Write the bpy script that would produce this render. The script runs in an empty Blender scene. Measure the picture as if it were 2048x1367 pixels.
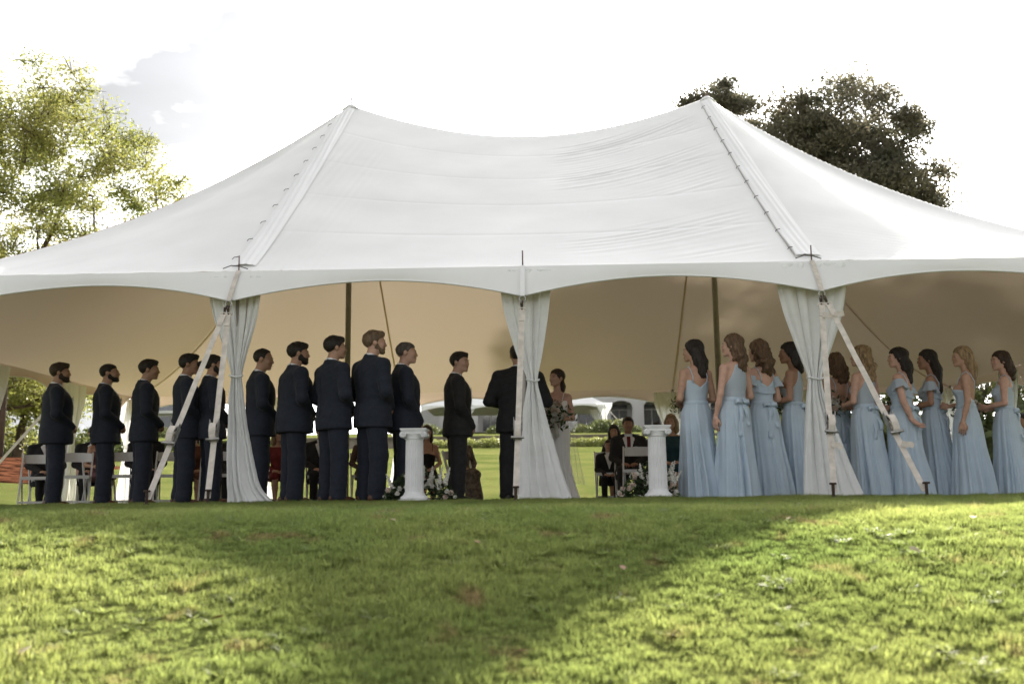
import bpy, math, random
import numpy as np
from mathutils import Vector, Matrix

random.seed(7)
RNG = np.random.default_rng(11)
scene = bpy.context.scene
COL = scene.collection
PI = math.pi

# ------------------------------------------------------------------ camera
cam_d = bpy.data.cameras.new("camera")
cam = bpy.data.objects.new("camera", cam_d)
COL.objects.link(cam)
fw = Vector((-0.03189567, 0.98713868, 0.15665212))
rt = Vector((0.99937019, 0.03393656, -0.01037017))
up = Vector((0.01555304, -0.15622269, 0.9875994))
m = Matrix((rt, up, -fw)).transposed().to_4x4()
m.translation = Vector((0.223, -10.68, -0.04))
cam.matrix_world = m
cam_d.sensor_width = 36.0
cam_d.lens = 36.0 * 2055.5 / 2048.0
cam_d.clip_start = 0.05
cam_d.clip_end = 4000
cam_d.dof.use_dof = True
cam_d.dof.focus_distance = 11.6
cam_d.dof.aperture_fstop = 2.2
scene.camera = cam

# ------------------------------------------------------------------ sky, sun
SUN_EL = math.radians(28.2)
SUN_AZ = math.radians(14.0)          # from +Y towards +X
world = bpy.data.worlds.new("World")
scene.world = world
world.use_nodes = True
wt = world.node_tree
wt.nodes.clear()
W = lambda t: wt.nodes.new(t)
wo = W("ShaderNodeOutputWorld"); bg = W("ShaderNodeBackground")
sky = W("ShaderNodeTexSky")
sky.sky_type = 'NISHITA'; sky.sun_disc = False
sky.sun_elevation = SUN_EL; sky.sun_rotation = SUN_AZ
sky.air_density = 1.0; sky.dust_density = 3.0; sky.ozone_density = 1.0
bg.inputs["Strength"].default_value = 0.112
# a broken layer of white cloud, lit by the same sky
tc = W("ShaderNodeTexCoord")
mp = W("ShaderNodeMapping"); mp.inputs["Scale"].default_value = (1.0, 1.0, 2.4); mp.inputs["Rotation"].default_value = (0, 0, math.radians(-10))
n1 = W("ShaderNodeTexNoise"); n1.inputs["Scale"].default_value = 2.6; n1.inputs["Detail"].default_value = 9; n1.inputs["Roughness"].default_value = 0.55
n2 = W("ShaderNodeTexNoise"); n2.inputs["Scale"].default_value = 3.0; n2.inputs["Detail"].default_value = 6; n2.inputs["Roughness"].default_value = 0.5
rmp = W("ShaderNodeValToRGB")
rmp.color_ramp.elements[0].position = 0.30; rmp.color_ramp.elements[0].color = (0.92, 0.92, 0.92, 1)
rmp.color_ramp.elements[1].position = 0.58; rmp.color_ramp.elements[1].color = (1, 1, 1, 1)
rmp2 = W("ShaderNodeValToRGB")
rmp2.color_ramp.elements[0].position = 0.44; rmp2.color_ramp.elements[0].color = (1.5, 1.5, 1.48, 1)
rmp2.color_ramp.elements[1].position = 0.57; rmp2.color_ramp.elements[1].color = (0.25, 0.253, 0.257, 1)
mx = W("ShaderNodeMixRGB")
wt.links.new(tc.outputs["Generated"], mp.inputs["Vector"])
wt.links.new(mp.outputs[0], n1.inputs["Vector"]); wt.links.new(mp.outputs[0], n2.inputs["Vector"])
wt.links.new(n1.outputs["Fac"], rmp.inputs[0]); wt.links.new(n2.outputs["Fac"], rmp2.inputs[0])
wt.links.new(rmp.outputs[0], mx.inputs["Fac"])
bw = W("ShaderNodeRGBToBW"); ml = W("ShaderNodeMixRGB"); ml.blend_type = 'MULTIPLY'; ml.inputs["Fac"].default_value = 1.0
wt.links.new(sky.outputs[0], bw.inputs[0]); wt.links.new(bw.outputs[0], ml.inputs["Color1"]); wt.links.new(rmp2.outputs[0], ml.inputs["Color2"])
wt.links.new(sky.outputs[0], mx.inputs["Color1"]); wt.links.new(ml.outputs[0], mx.inputs["Color2"])
wt.links.new(mx.outputs[0], bg.inputs["Color"]); wt.links.new(bg.outputs[0], wo.inputs["Surface"])

sl = bpy.data.lights.new("sun", 'SUN')
sl.energy = 5.0; sl.angle = math.radians(0.6); sl.color = (1.0, 0.92, 0.78)
so = bpy.data.objects.new("sun", sl); COL.objects.link(so)
sd = Vector((math.cos(SUN_EL)*math.sin(SUN_AZ), math.cos(SUN_EL)*math.cos(SUN_AZ), math.sin(SUN_EL)))
so.rotation_euler = sd.to_track_quat('Z', 'Y').to_euler()
so.location = sd * 60

vs = scene.view_settings
vs.view_transform = 'Standard'; vs.look = 'None'; vs.gamma = 1.0
vs.use_curve_mapping = False
vs.exposure = 2.1
cy = scene.cycles
cy.max_bounces = 8; cy.diffuse_bounces = 5; cy.glossy_bounces = 3; cy.transmission_bounces = 6
cy.transparent_max_bounces = 12; cy.caustics_reflective = False; cy.caustics_refractive = False
cy.use_denoising = True

# ------------------------------------------------------------------ helpers
def pmat(name, col, rough=0.75, var=0.12, scale=6.0, bump=0.0, bscale=40.0, transl=0.0, tcol=None,
         metal=0.0, spec=0.4, stretch=(1, 1, 1), col2=None, sheen=0.0, coords="Object", detail=4, lo=0.32, hi=0.68):
    mt = bpy.data.materials.new(name); mt.use_nodes = True
    nt = mt.node_tree; nt.nodes.clear()
    N = lambda t: nt.nodes.new(t)
    out = N("ShaderNodeOutputMaterial"); pr = N("ShaderNodeBsdfPrincipled")
    pr.inputs["Roughness"].default_value = rough; pr.inputs["Metallic"].default_value = metal
    pr.inputs["Specular IOR Level"].default_value = spec
    if sheen: pr.inputs["Sheen Weight"].default_value = sheen
    t = N("ShaderNodeTexCoord"); mpn = N("ShaderNodeMapping"); mpn.inputs["Scale"].default_value = stretch
    src = t.outputs[coords] if coords != "World" else N("ShaderNodeNewGeometry").outputs["Position"]
    nt.links.new(src, mpn.inputs["Vector"])
    nz = N("ShaderNodeTexNoise"); nz.inputs["Scale"].default_value = scale; nz.inputs["Detail"].default_value = detail
    nt.links.new(mpn.outputs[0], nz.inputs["Vector"])
    rp = N("ShaderNodeValToRGB")
    c = col; d = col2 if col2 else tuple(min(1, v*(1+var)) for v in col)
    e = tuple(v*(1-var) for v in col) if not col2 else col
    rp.color_ramp.elements[0].position = lo; rp.color_ramp.elements[0].color = (*e, 1)
    rp.color_ramp.elements[1].position = hi; rp.color_ramp.elements[1].color = (*d, 1)
    nt.links.new(nz.outputs["Fac"], rp.inputs[0]); nt.links.new(rp.outputs[0], pr.inputs["Base Color"])
    if bump:
        bz = N("ShaderNodeTexNoise"); bz.inputs["Scale"].default_value = bscale; bz.inputs["Detail"].default_value = 5
        nt.links.new(mpn.outputs[0], bz.inputs["Vector"])
        bp = N("ShaderNodeBump"); bp.inputs["Strength"].default_value = bump; bp.inputs["Distance"].default_value = 0.02
        nt.links.new(bz.outputs["Fac"], bp.inputs["Height"]); nt.links.new(bp.outputs[0], pr.inputs["Normal"])
    if transl:
        tr = N("ShaderNodeBsdfTranslucent"); ms = N("ShaderNodeMixShader"); ms.inputs[0].default_value = transl
        if tcol: tr.inputs["Color"].default_value = (*tcol, 1)
        else: nt.links.new(rp.outputs[0], tr.inputs["Color"])
        nt.links.new(pr.outputs[0], ms.inputs[1]); nt.links.new(tr.outputs[0], ms.inputs[2])
        nt.links.new(ms.outputs[0], out.inputs["Surface"])
    else:
        nt.links.new(pr.outputs[0], out.inputs["Surface"])
    return mt

def me_arr(name, V, F, mat, smooth=True):
    V = np.asarray(V, np.float32).reshape(-1, 3); F = np.asarray(F, np.int32)
    me = bpy.data.meshes.new(name)
    k = F.shape[1]; nf = F.shape[0]
    me.vertices.add(len(V)); me.vertices.foreach_set("co", V.ravel())
    me.loops.add(nf*k); me.loops.foreach_set("vertex_index", F.ravel())
    me.polygons.add(nf); me.polygons.foreach_set("loop_start", np.arange(0, nf*k, k, dtype=np.int32))
    me.update(calc_edges=True)
    if smooth: me.polygons.foreach_set("use_smooth", np.ones(nf, bool))
    if mat: me.materials.append(mat)
    me.validate()
    return me

def link(name, me, parent=None, loc=None, rz=0.0, scale=None):
    o = bpy.data.objects.new(name, me); COL.objects.link(o)
    if parent is not None: o.parent = parent
    if loc is not None: o.location = loc
    if rz: o.rotation_euler = (0, 0, rz)
    if scale is not None: o.scale = scale if hasattr(scale, "__len__") else (scale,)*3
    return o

def tag(o, label, cat, group=None):
    o["label"] = label; o["category"] = cat
    if group: o["group"] = group
    return o
def thing(name, label, cat, loc=(0, 0, 0), rz=0.0, group=None, scale=None):
    o = link(name, None, None, loc, rz, scale); o.empty_display_size = 0.1
    return tag(o, label, cat, group)
def structure(o): o["kind"] = "structure"; return o
def stuff(o): o["kind"] = "stuff"; return o

class MB:                      # collects shapes, builds one mesh
    def __init__(s): s.V = []; s.F = []; s.n = 0
    def add(s, V, F):
        V = [tuple(map(float, v)) for v in V]
        s.V += V; s.F += [tuple(int(i)+s.n for i in f) for f in F]; s.n += len(V); return s
    def box(s, c, d, R=None, taper=1.0, bev=0.0):
        x, y, z = d[0]/2, d[1]/2, d[2]/2
        V = [(-x, -y, -z), (x, -y, -z), (x, y, -z), (-x, y, -z), (-x*taper, -y*taper, z), (x*taper, -y*taper, z), (x*taper, y*taper, z), (-x*taper, y*taper, z)]
        if R is not None: V = [R @ Vector(v) for v in V]
        V = [(v[0]+c[0], v[1]+c[1], v[2]+c[2]) for v in V]
        return s.add(V, [(3, 2, 1, 0), (4, 5, 6, 7), (0, 1, 5, 4), (1, 2, 6, 5), (2, 3, 7, 6), (3, 0, 4, 7)])
    def tube(s, pts, r, n=8, cap=True, flat=1.0):
        pts = [Vector(p) for p in pts]; R = r if hasattr(r, "__len__") else [r]*len(pts)
        V = []; F = []; prev = None
        for i, p in enumerate(pts):
            t = (pts[min(i+1, len(pts)-1)] - pts[max(i-1, 0)]).normalized()
            a = prev if prev is not None else (Vector((0, 0, 1)) if abs(t.z) < 0.9 else Vector((1, 0, 0)))
            u = (a - t*a.dot(t)).normalized(); w = t.cross(u); prev = u
            for k in range(n):
                th = 2*PI*k/n; V.append(p + (u*math.cos(th) + w*math.sin(th)*flat)*R[i])
        for i in range(len(pts)-1):
            for k in range(n):
                a = i*n+k; b = i*n+(k+1) % n; F.append((a, b, b+n, a+n))
        if cap:
            F.append(tuple(range(n-1, -1, -1))); F.append(tuple(range((len(pts)-1)*n, len(pts)*n)))
        return s.add(V, F)
    def lathe(s, prof, n=24, mod=None, c=(0, 0, 0)):
        V = []; F = []
        for (r, z) in prof:
            for k in range(n):
                th = 2*PI*k/n; rr = r*(mod(th, z) if mod else 1); V.append((c[0]+rr*math.cos(th), c[1]+rr*math.sin(th), c[2]+z))
        m_ = len(prof)
        for i in range(m_-1):
            for k in range(n):
                a = i*n+k; b = i*n+(k+1) % n; F.append((a, b, b+n, a+n))
        F.append(tuple(range(n-1, -1, -1))); F.append(tuple(range((m_-1)*n, m_*n)))
        return s.add(V, F)
    def strip(s, pts, wdir, w, thick=0.004):     # flat band along pts, width along wdir
        pts = [Vector(p) for p in pts]; V = []; F = []
        for i, p in enumerate(pts):
            t = (pts[min(i+1, len(pts)-1)] - pts[max(i-1, 0)]).normalized()
            wd = Vector(wdir); wd = (wd - t*wd.dot(t)).normalized(); nn = t.cross(wd)
            for a, b in ((-1, -1), (1, -1), (1, 1), (-1, 1)):
                V.append(p + wd*(a*w/2) + nn*(b*thick/2))
        for i in range(len(pts)-1):
            for k in range(4):
                a = i*4+k; b = i*4+(k+1) % 4; F.append((a, b, b+4, a+4))
        F.append((3, 2, 1, 0)); e = (len(pts)-1)*4; F.append((e, e+1, e+2, e+3))
        return s.add(V, F)
    def mesh(s, name, mat, smooth=False):
        me = bpy.data.meshes.new(name); me.from_pydata(s.V, [], s.F)
        if smooth: me.polygons.foreach_set("use_smooth", np.ones(len(me.polygons), bool))
        if mat: me.materials.append(mat)
        me.update(); return me
    def build(s, name, mat, parent=None, smooth=False, **k):
        return link(name, s.mesh(name, mat, smooth), parent, **k)

def grid_faces(nu, nv, wrap=False):
    i = np.arange(nv-1)[:, None]*nu; j = np.arange(nu if wrap else nu-1)[None, :]
    j2 = (j+1) % nu
    return np.stack([i+j, i+j2, i+nu+j2, i+nu+j], -1).reshape(-1, 4)
def pnoise(P, f, seed=0, o=3):            # cheap smooth 3-D noise from sines
    r = np.random.default_rng(seed); v = 0; a = 1.0; tot = 0
    for _ in range(o):
        s_ = 0
        for _k in range(4):
            d = r.normal(size=3); d /= np.linalg.norm(d); s_ = s_ + np.sin(P @ (d*f*6.28) + r.uniform(0, 6.28))
        v = v + a*s_/4; tot += a; a *= 0.5; f *= 2.1
    return v/tot
def vnormals(V, F):
    n = np.zeros_like(V); a = V[F[:, 0]]; b = V[F[:, 1]]; c = V[F[:, 2]]; d = V[F[:, -1]]
    fn = np.cross(c-a, d-b)
    for k in range(F.shape[1]): np.add.at(n, F[:, k], fn)
    return n/np.maximum(np.linalg.norm(n, axis=1, keepdims=True), 1e-9)

# ------------------------------------------------------------------ materials
M = {}
def grass_mat(name, blade):
    mt = bpy.data.materials.new(name); mt.use_nodes = True; nt = mt.node_tree; nt.nodes.clear()
    N = lambda t: nt.nodes.new(t); L = nt.links.new
    out = N("ShaderNodeOutputMaterial"); pr = N("ShaderNodeBsdfPrincipled"); pr.inputs["Roughness"].default_value = 0.6 if blade else 0.95
    pr.inputs["Specular IOR Level"].default_value = 0.3 if blade else 0.0
    g = N("ShaderNodeNewGeometry")
    a = N("ShaderNodeTexNoise"); a.inputs["Scale"].default_value = 0.55; a.inputs["Detail"].default_value = 3
    b = N("ShaderNodeTexNoise"); b.inputs["Scale"].default_value = 3.6; b.inputs["Detail"].default_value = 5
    c = N("ShaderNodeTexNoise"); c.inputs["Scale"].default_value = 45.0; c.inputs["Detail"].default_value = 3
    for q in (a, b, c): L(g.outputs["Position"], q.inputs["Vector"])
    r1 = N("ShaderNodeValToRGB"); e = r1.color_ramp.elements
    if blade: c0, c1 = (0.088, 0.136, 0.038), (0.178, 0.208, 0.068)
    else: c0, c1 = (0.075, 0.098, 0.030), (0.145, 0.152, 0.057)
    e[0].position = 0.3; e[0].color = (*c0, 1); e[1].position = 0.72; e[1].color = (*c1, 1)
    L(a.outputs["Fac"], r1.inputs[0])
    r2 = N("ShaderNodeValToRGB"); e = r2.color_ramp.elements
    e[0].position = 0.60; e[0].color = (0, 0, 0, 1); e[1].position = 0.74; e[1].color = (0.75, 0.75, 0.75, 1) if blade else (0.9, 0.9, 0.9, 1)
    L(b.outputs["Fac"], r2.inputs[0])
    mx = N("ShaderNodeMixRGB"); mx.inputs["Color2"].default_value = (0.20, 0.135, 0.075, 1) if blade else (0.15, 0.10, 0.055, 1)
    L(r2.outputs[0], mx.inputs["Fac"]); L(r1.outputs[0], mx.inputs["Color1"])
    r3 = N("ShaderNodeValToRGB"); e = r3.color_ramp.elements
    e[0].position = 0.3; e[0].color = (0.62, 0.62, 0.62, 1); e[1].position = 0.7; e[1].color = (1.3, 1.3, 1.2, 1)
    L(c.outputs["Fac"], r3.inputs[0])
    m2 = N("ShaderNodeMixRGB"); m2.blend_type = 'MULTIPLY'; m2.inputs["Fac"].default_value = 1
    L(mx.outputs[0], m2.inputs["Color1"]); L(r3.outputs[0], m2.inputs["Color2"])
    L(m2.outputs[0], pr.inputs["Base Color"])
    if blade:
        tr = N("ShaderNodeBsdfTranslucent"); ms = N("ShaderNodeMixShader"); ms.inputs[0].default_value = 0.5
        hs = N("ShaderNodeHueSaturation"); hs.inputs["Value"].default_value = 2.25; hs.inputs["Hue"].default_value = 0.486
        L(m2.outputs[0], hs.inputs["Color"]); L(hs.outputs[0], tr.inputs["Color"])
        L(pr.outputs[0], ms.inputs[1]); L(tr.outputs[0], ms.inputs[2]); L(ms.outputs[0], out.inputs["Surface"])
    else:
        bp = N("ShaderNodeBump"); bp.inputs["Strength"].default_value = 0.6; bp.inputs["Distance"].default_value = 0.04
        L(c.outputs["Fac"], bp.inputs["Height"]); L(bp.outputs[0], pr.inputs["Normal"]); L(pr.outputs[0], out.inputs["Surface"])
    return mt
M["ground"] = grass_mat("lawn_turf", False)
M["blade"] = grass_mat("grass_blade", True)
M["vinyl"] = pmat("tent_vinyl", (0.84, 0.84, 0.845), 0.68, 0.02, 1.5, 0.06, 7, transl=0.03, tcol=(0.85, 0.74, 0.60), spec=0.25)
def two_sided(mt, inner):            # white fabric; shade under the canopy is painted in as a tan inner side
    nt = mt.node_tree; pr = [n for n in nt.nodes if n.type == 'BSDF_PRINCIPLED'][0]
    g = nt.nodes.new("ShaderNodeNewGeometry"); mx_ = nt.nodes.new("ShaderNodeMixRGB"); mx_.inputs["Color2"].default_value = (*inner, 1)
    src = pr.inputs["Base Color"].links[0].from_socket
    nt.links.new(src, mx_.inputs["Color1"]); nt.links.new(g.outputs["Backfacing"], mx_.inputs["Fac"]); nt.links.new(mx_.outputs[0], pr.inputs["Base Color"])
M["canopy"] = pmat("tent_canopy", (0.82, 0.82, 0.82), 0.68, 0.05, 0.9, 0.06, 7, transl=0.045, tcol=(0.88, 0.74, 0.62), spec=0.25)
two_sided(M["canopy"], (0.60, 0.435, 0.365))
M["shade_tan"] = pmat("seam_shade_tan", (0.62, 0.46, 0.39), 0.8, 0.05)  # seam tape takes the tan that paints shade beneath the canopy
M["drape"] = pmat("drape_cloth", (0.84, 0.845, 0.85), 0.85, 0.03, 9, 0.25, 26, transl=0.22)
M["webbing"] = pmat("strap_webbing", (0.63, 0.575, 0.52), 0.85, 0.15, 14, 0.3, 220)
M["steel"] = pmat("galvanised_steel", (0.42, 0.41, 0.40), 0.42, 0.2, 20, 0.1, 60, metal=0.85)
M["rust"] = pmat("rusty_stake", (0.055, 0.035, 0.026), 0.8, 0.4, 30, 0.4, 60)
M["pole"] = pmat("tent_pole", (0.38, 0.35, 0.33), 0.5, 0.08, 6)
M["pin"] = pmat("pole_pin", (0.16, 0.105, 0.10), 0.6, 0.2, 30)
M["lace"] = pmat("lace_cord", (0.07, 0.06, 0.055), 0.9, 0.2, 30)
M["plaster"] = pmat("white_plaster", (0.76, 0.76, 0.77), 0.6, 0.07, 7, 0.05, 50)
M["chair"] = pmat("white_resin", (0.66, 0.66, 0.66), 0.45, 0.04, 8)
M["navy"] = pmat("navy_suit", (0.0125, 0.0165, 0.029), 0.85, 0.18, 30, 0.25, 400, sheen=0.06)
M["black"] = pmat("black_suit", (0.012, 0.012, 0.014), 0.85, 0.2, 30, 0.25, 400, sheen=0.05)
M["charcoal"] = pmat("charcoal_suit", (0.020, 0.019, 0.020), 0.85, 0.2, 30, 0.25, 400, sheen=0.05)
M["shirt"] = pmat("white_shirt", (0.78, 0.79, 0.82), 0.8, 0.03, 12)
M["leather"] = pmat("brown_leather", (0.085, 0.035, 0.018), 0.4, 0.25, 20)
M["shoe_black"] = pmat("black_leather", (0.012, 0.011, 0.010), 0.35, 0.2, 20)
M["skin"] = pmat("skin_light", (0.46, 0.27, 0.19), 0.55, 0.10, 16, 0.05, 120)
M["skin2"] = pmat("skin_tan", (0.35, 0.19, 0.125), 0.55, 0.10, 16, 0.05, 120)
M["skin3"] = pmat("skin_fair", (0.55, 0.33, 0.25), 0.55, 0.10, 16, 0.05, 120)
def hairm(n, c): return pmat(n, c, 0.5, 0.45, 9, 0.7, 34, stretch=(5, 5, 0.7), spec=0.5)
M["h_dark"] = hairm("dark_hair", (0.016, 0.010, 0.007)); M["h_brown"] = hairm("brown_hair", (0.045, 0.024, 0.013))
M["h_light"] = hairm("light_brown_hair", (0.13, 0.075, 0.04)); M["h_blond"] = hairm("blond_hair", (0.30, 0.20, 0.105))
M["h_red"] = hairm("sandy_hair", (0.165, 0.108, 0.065)); M["h_grey"] = hairm("greying_hair", (0.10, 0.085, 0.075))
M["dress"] = pmat("blue_chiffon", (0.55, 0.655, 0.765), 0.9, 0.05, 5, 0.15, 60, transl=0.2, sheen=0.2)
M["chiffon"] = pmat("pale_blue_ruffle", (0.60, 0.69, 0.79), 0.9, 0.05, 5, 0.15, 60, transl=0.4)
M["bridal"] = pmat("ivory_satin", (0.90, 0.88, 0.86), 0.6, 0.03, 5, 0.1, 40, transl=0.08)
M["eye"] = pmat("eye_dark", (0.02, 0.014, 0.01), 0.2, 0.1, 5)
M["lips"] = pmat("lip", (0.36, 0.13, 0.10), 0.5, 0.1, 5)
M["petal"] = pmat("white_petal", (0.80, 0.78, 0.72), 0.7, 0.06, 20, transl=0.3)
M["petal2"] = pmat("blush_petal", (0.72, 0.60, 0.52), 0.7, 0.1, 20, transl=0.3)
M["leaf"] = pmat("dark_leaf", (0.045, 0.075, 0.028), 0.55, 0.4, 9, transl=0.25)
M["leaf_lit"] = pmat("spring_leaf", (0.19, 0.22, 0.050), 0.6, 0.0, 0.55, transl=0.45, col2=(0.31, 0.295, 0.095), coords="World")
M["leaf_oak"] = pmat("oak_leaf", (0.125, 0.128, 0.085), 0.55, 0.0, 0.5, transl=0.45, col2=(0.21, 0.185, 0.13), coords="World")
M["leaf_hedge"] = pmat("hedge_leaf", (0.24, 0.26, 0.085), 0.6, 0.0, 1.2, transl=0.3, col2=(0.30, 0.33, 0.10), coords="World")
M["leaf_shrub"] = pmat("shrub_leaf", (0.07, 0.10, 0.035), 0.6, 0.0, 0.9, transl=0.3, col2=(0.16, 0.17, 0.06), coords="World")
M["bark"] = pmat("bark", (0.075, 0.052, 0.038), 0.95, 0.35, 3, 0.8, 9, stretch=(2, 2, 0.4))
M["mulch"] = pmat("pine_straw", (0.030, 0.013, 0.008), 0.95, 0.0, 5, 1.0, 9, col2=(0.125, 0.052, 0.030), coords="World", stretch=(0.35, 1, 3.0), detail=8, lo=0.42, hi=0.6, spec=0.0)
M["stone"] = pmat("field_stone", (0.17, 0.145, 0.125), 0.95, 0.0, 2.2, 0.7, 7, col2=(0.30, 0.26, 0.23), coords="World")
M["stucco"] = pmat("pale_stucco", (0.46, 0.455, 0.46), 0.9, 0.04, 0.8, 0.1, 30)
M["roofing"] = pmat("grey_shingle", (0.17, 0.175, 0.19), 0.9, 0.2, 3, 0.5, 9)
M["dark"] = pmat("dark_recess", (0.20, 0.19, 0.185), 0.9, 0.1, 1)
M["glass"] = pmat("window_glass", (0.05, 0.055, 0.06), 0.15, 0.2, 1, spec=0.6)
# ------------------------------------------------------------------ ground
def smooth01(t): t = np.clip(t, 0, 1); return t*t*(3-2*t)
def gz(x, y):
    x = np.asarray(x, float); y = np.asarray(y, float)
    d = np.maximum(-4.5-y, 0.0)
    z = -0.287*np.where(d < 1.2, d*d/2.4, d-0.6)            # bank falling towards the photographer
    z = np.maximum(z, -3.2)-0.075*smooth01((0.5-y)/5.0)
    z = z + np.interp(y, [12.0, 14, 18, 45.0, 46.5, 46.6, 90, 140, 400, 3000], [0, 0.03, 0.45, 3.05, 3.12, 3.7, 7.05, 8.2, 9, 9])
    b = np.exp(-((x+18.5)/4.2)**2-((y-23)/4.5)**2)*0.75       # mulched bank on the left
    z = z + b
    # small undulations
    P = np.stack([x, y, 0*x], -1)
    z = z + 0.012*pnoise(P.reshape(-1, 3), 0.35, 3).reshape(x.shape)*(y < -0.3)*np.clip((-0.3-y)/3, 0, 1)
    return z
xs = np.concatenate([-np.geomspace(900, 14, 26), np.linspace(-13, 13, 131), np.geomspace(14, 900, 26)])
ys = np.concatenate([np.linspace(-40, -9.2, 20), np.arange(-9, 0.6, 0.1), np.arange(0.6, 13, 0.5), np.arange(13, 60, 1.0), [46.49, 46.61], np.geomspace(60.5, 2500, 40)])
ys.sort()
X, Y = np.meshgrid(xs, ys)
Vg = np.stack([X, Y, gz(X, Y)], -1).reshape(-1, 3)
structure(link("lawn", me_arr("lawn", Vg, grid_faces(len(xs), len(ys)), M["ground"])))

# pine-straw bed on the left bank
bx = np.linspace(-30, -13.2, 44); by = np.linspace(18.6, 27, 40)
X, Y = np.meshgrid(bx, by)
lim = 0.5+0.5*np.sin(X*0.9)*0.4
Vm = np.stack([X, Y, gz(X, Y)+0.02+0.05*pnoise(np.stack([X, Y, 0*X], -1).reshape(-1, 3), 0.8, 5).reshape(X.shape)*0.5], -1)
edge = np.minimum(np.minimum((X+30)/1, (-13.2-X)/1.5), np.minimum((Y-18.6)/0.5, (27-Y)/0.8))
Vm[..., 2] -= 0.12*(1-smooth01(edge))
structure(link("mulch_bed", me_arr("mulch_bed", Vm.reshape(-1, 3), grid_faces(44, 40), M["mulch"])))

# grass blades: clumps scattered by geometry nodes over the near lawn
def clump(seed, nb, rad, hmin, hmax):
    r = np.random.default_rng(seed); V = []; F = []
    for i in range(nb):
        a = r.uniform(0, 6.28); q = rad*math.sqrt(r.uniform()); x, y = q*math.cos(a), q*math.sin(a)
        h = r.uniform(hmin, hmax); w = r.uniform(0.0011, 0.0022); th = r.uniform(0, 6.28)
        dx, dy = math.cos(th)*w, math.sin(th)*w
        la = r.uniform(0, 6.28); ln = h*r.uniform(0.15, 0.75); lx, ly = math.cos(la)*ln, math.sin(la)*ln
        k = len(V)
        V += [(x-dx, y-dy, -0.01), (x+dx, y+dy, -0.01), (x+dx*0.8+lx*0.35, y+dy*0.8+ly*0.35, h*0.62), (x-dx*0.8+lx*0.35, y-dy*0.8+ly*0.35, h*0.62), (x+lx, y+ly, h)]
        F += [(k, k+1, k+2, k+3), (k+3, k+2, k+4)]
    me = bpy.data.meshes.new("grass_clump"); me.from_pydata(V, [], F); me.materials.append(M["blade"]); me.update()
    return me
gcol = bpy.data.collections.new("grass_clumps")
for sd_, a_ in enumerate([(52, 0.06, 0.018, 0.040), (52, 0.06, 0.02, 0.048), (44, 0.05, 0.025, 0.058), (56, 0.07, 0.012, 0.034)]):
    gcol.objects.link(bpy.data.objects.new("grass_clump", clump(sd_, *a_)))
gx = np.linspace(-9.0, 9.0, 181); gy = np.linspace(-8.2, -0.05, 83)
X, Y = np.meshgrid(gx, gy)
keep = grid_faces(181, 83)
Vp = np.stack([X, Y, gz(X, Y)-0.004], -1).reshape(-1, 3)
cen = Vp[keep].mean(1)
keep = keep[np.abs(cen[:, 0]-0.1) < (cen[:, 1]+10.7)*0.62+1.8]
pat = link("lawn_grass", me_arr("lawn_grass", Vp, keep, M["ground"])); stuff(pat)
pat["label"] = "short green grass on the sloping lawn in front of the tent"; pat["category"] = "grass"
wcol = bpy.data.collections.new("weed_clumps")
def weed(seed):                       # broad-bladed tuft
    r = np.random.default_rng(seed); V = []; F = []
    for i in range(22):
        a = r.uniform(0, 6.28); L_ = r.uniform(0.03, 0.075); w = r.uniform(0.0022, 0.0042); up_ = r.uniform(0.5, 1.2); k = len(V)
        dx, dy = math.cos(a), math.sin(a)
        for f, ww in ((0, 0.7), (0.5, 1.0), (0.85, 0.6)):
            q = L_*f; z = L_*up_*(f-0.55*f*f); V += [(dx*q-dy*w*ww, dy*q+dx*w*ww, z), (dx*q+dy*w*ww, dy*q-dx*w*ww, z)]
        V.append((dx*L_, dy*L_, L_*up_*0.42)); F += [(k, k+1, k+3, k+2), (k+2, k+3, k+5, k+4), (k+4, k+5, k+6)]
    me = bpy.data.meshes.new("weed_clump"); me.from_pydata(V, [], F); me.materials.append(M["blade"]); me.update(); return me
for s_ in range(3): wcol.objects.link(bpy.data.objects.new("weed_clump", weed(50+s_)))
ng = bpy.data.node_groups.new("grass_scatter", "GeometryNodeTree")
ng.interface.new_socket(name="Geometry", in_out="INPUT", socket_type="NodeSocketGeometry")
ng.interface.new_socket(name="Geometry", in_out="OUTPUT", socket_type="NodeSocketGeometry")
G = lambda t: ng.nodes.new(t); GL = ng.links.new
gi = G("NodeGroupInput"); go = G("NodeGroupOutput")
dp = G("GeometryNodeDistributePointsOnFaces"); dp.inputs["Density"].default_value = 640.0
ip = G("GeometryNodeInstanceOnPoints"); ci = G("GeometryNodeCollectionInfo")
ci.inputs["Collection"].default_value = gcol; ci.inputs["Separate Children"].default_value = True; ci.inputs["Reset Children"].default_value = True
ip.inputs["Pick Instance"].default_value = True
rr = G("FunctionNodeRandomValue"); rr.data_type = 'FLOAT_VECTOR'
rr.inputs[0].default_value = (-0.12, -0.12, 0); rr.inputs[1].default_value = (0.12, 0.12, 6.283)
nt_ = G("ShaderNodeTexNoise"); nt_.inputs["Scale"].default_value = 4.5; nt_.inputs["Detail"].default_value = 3
mr = G("ShaderNodeMapRange"); mr.inputs[1].default_value = 0.3; mr.inputs[2].default_value = 0.72; mr.inputs[3].default_value = 0.42; mr.inputs[4].default_value = 0.98
rs = G("FunctionNodeRandomValue"); rs.data_type = 'FLOAT'; rs.inputs[2].default_value = 0.75; rs.inputs[3].default_value = 1.2
mm = G("ShaderNodeMath"); mm.operation = 'MULTIPLY'
GL(gi.outputs[0], dp.inputs["Mesh"]); GL(dp.outputs["Points"], ip.inputs["Points"]); GL(ci.outputs[0], ip.inputs["Instance"])
GL(rr.outputs[0], ip.inputs["Rotation"])
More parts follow.
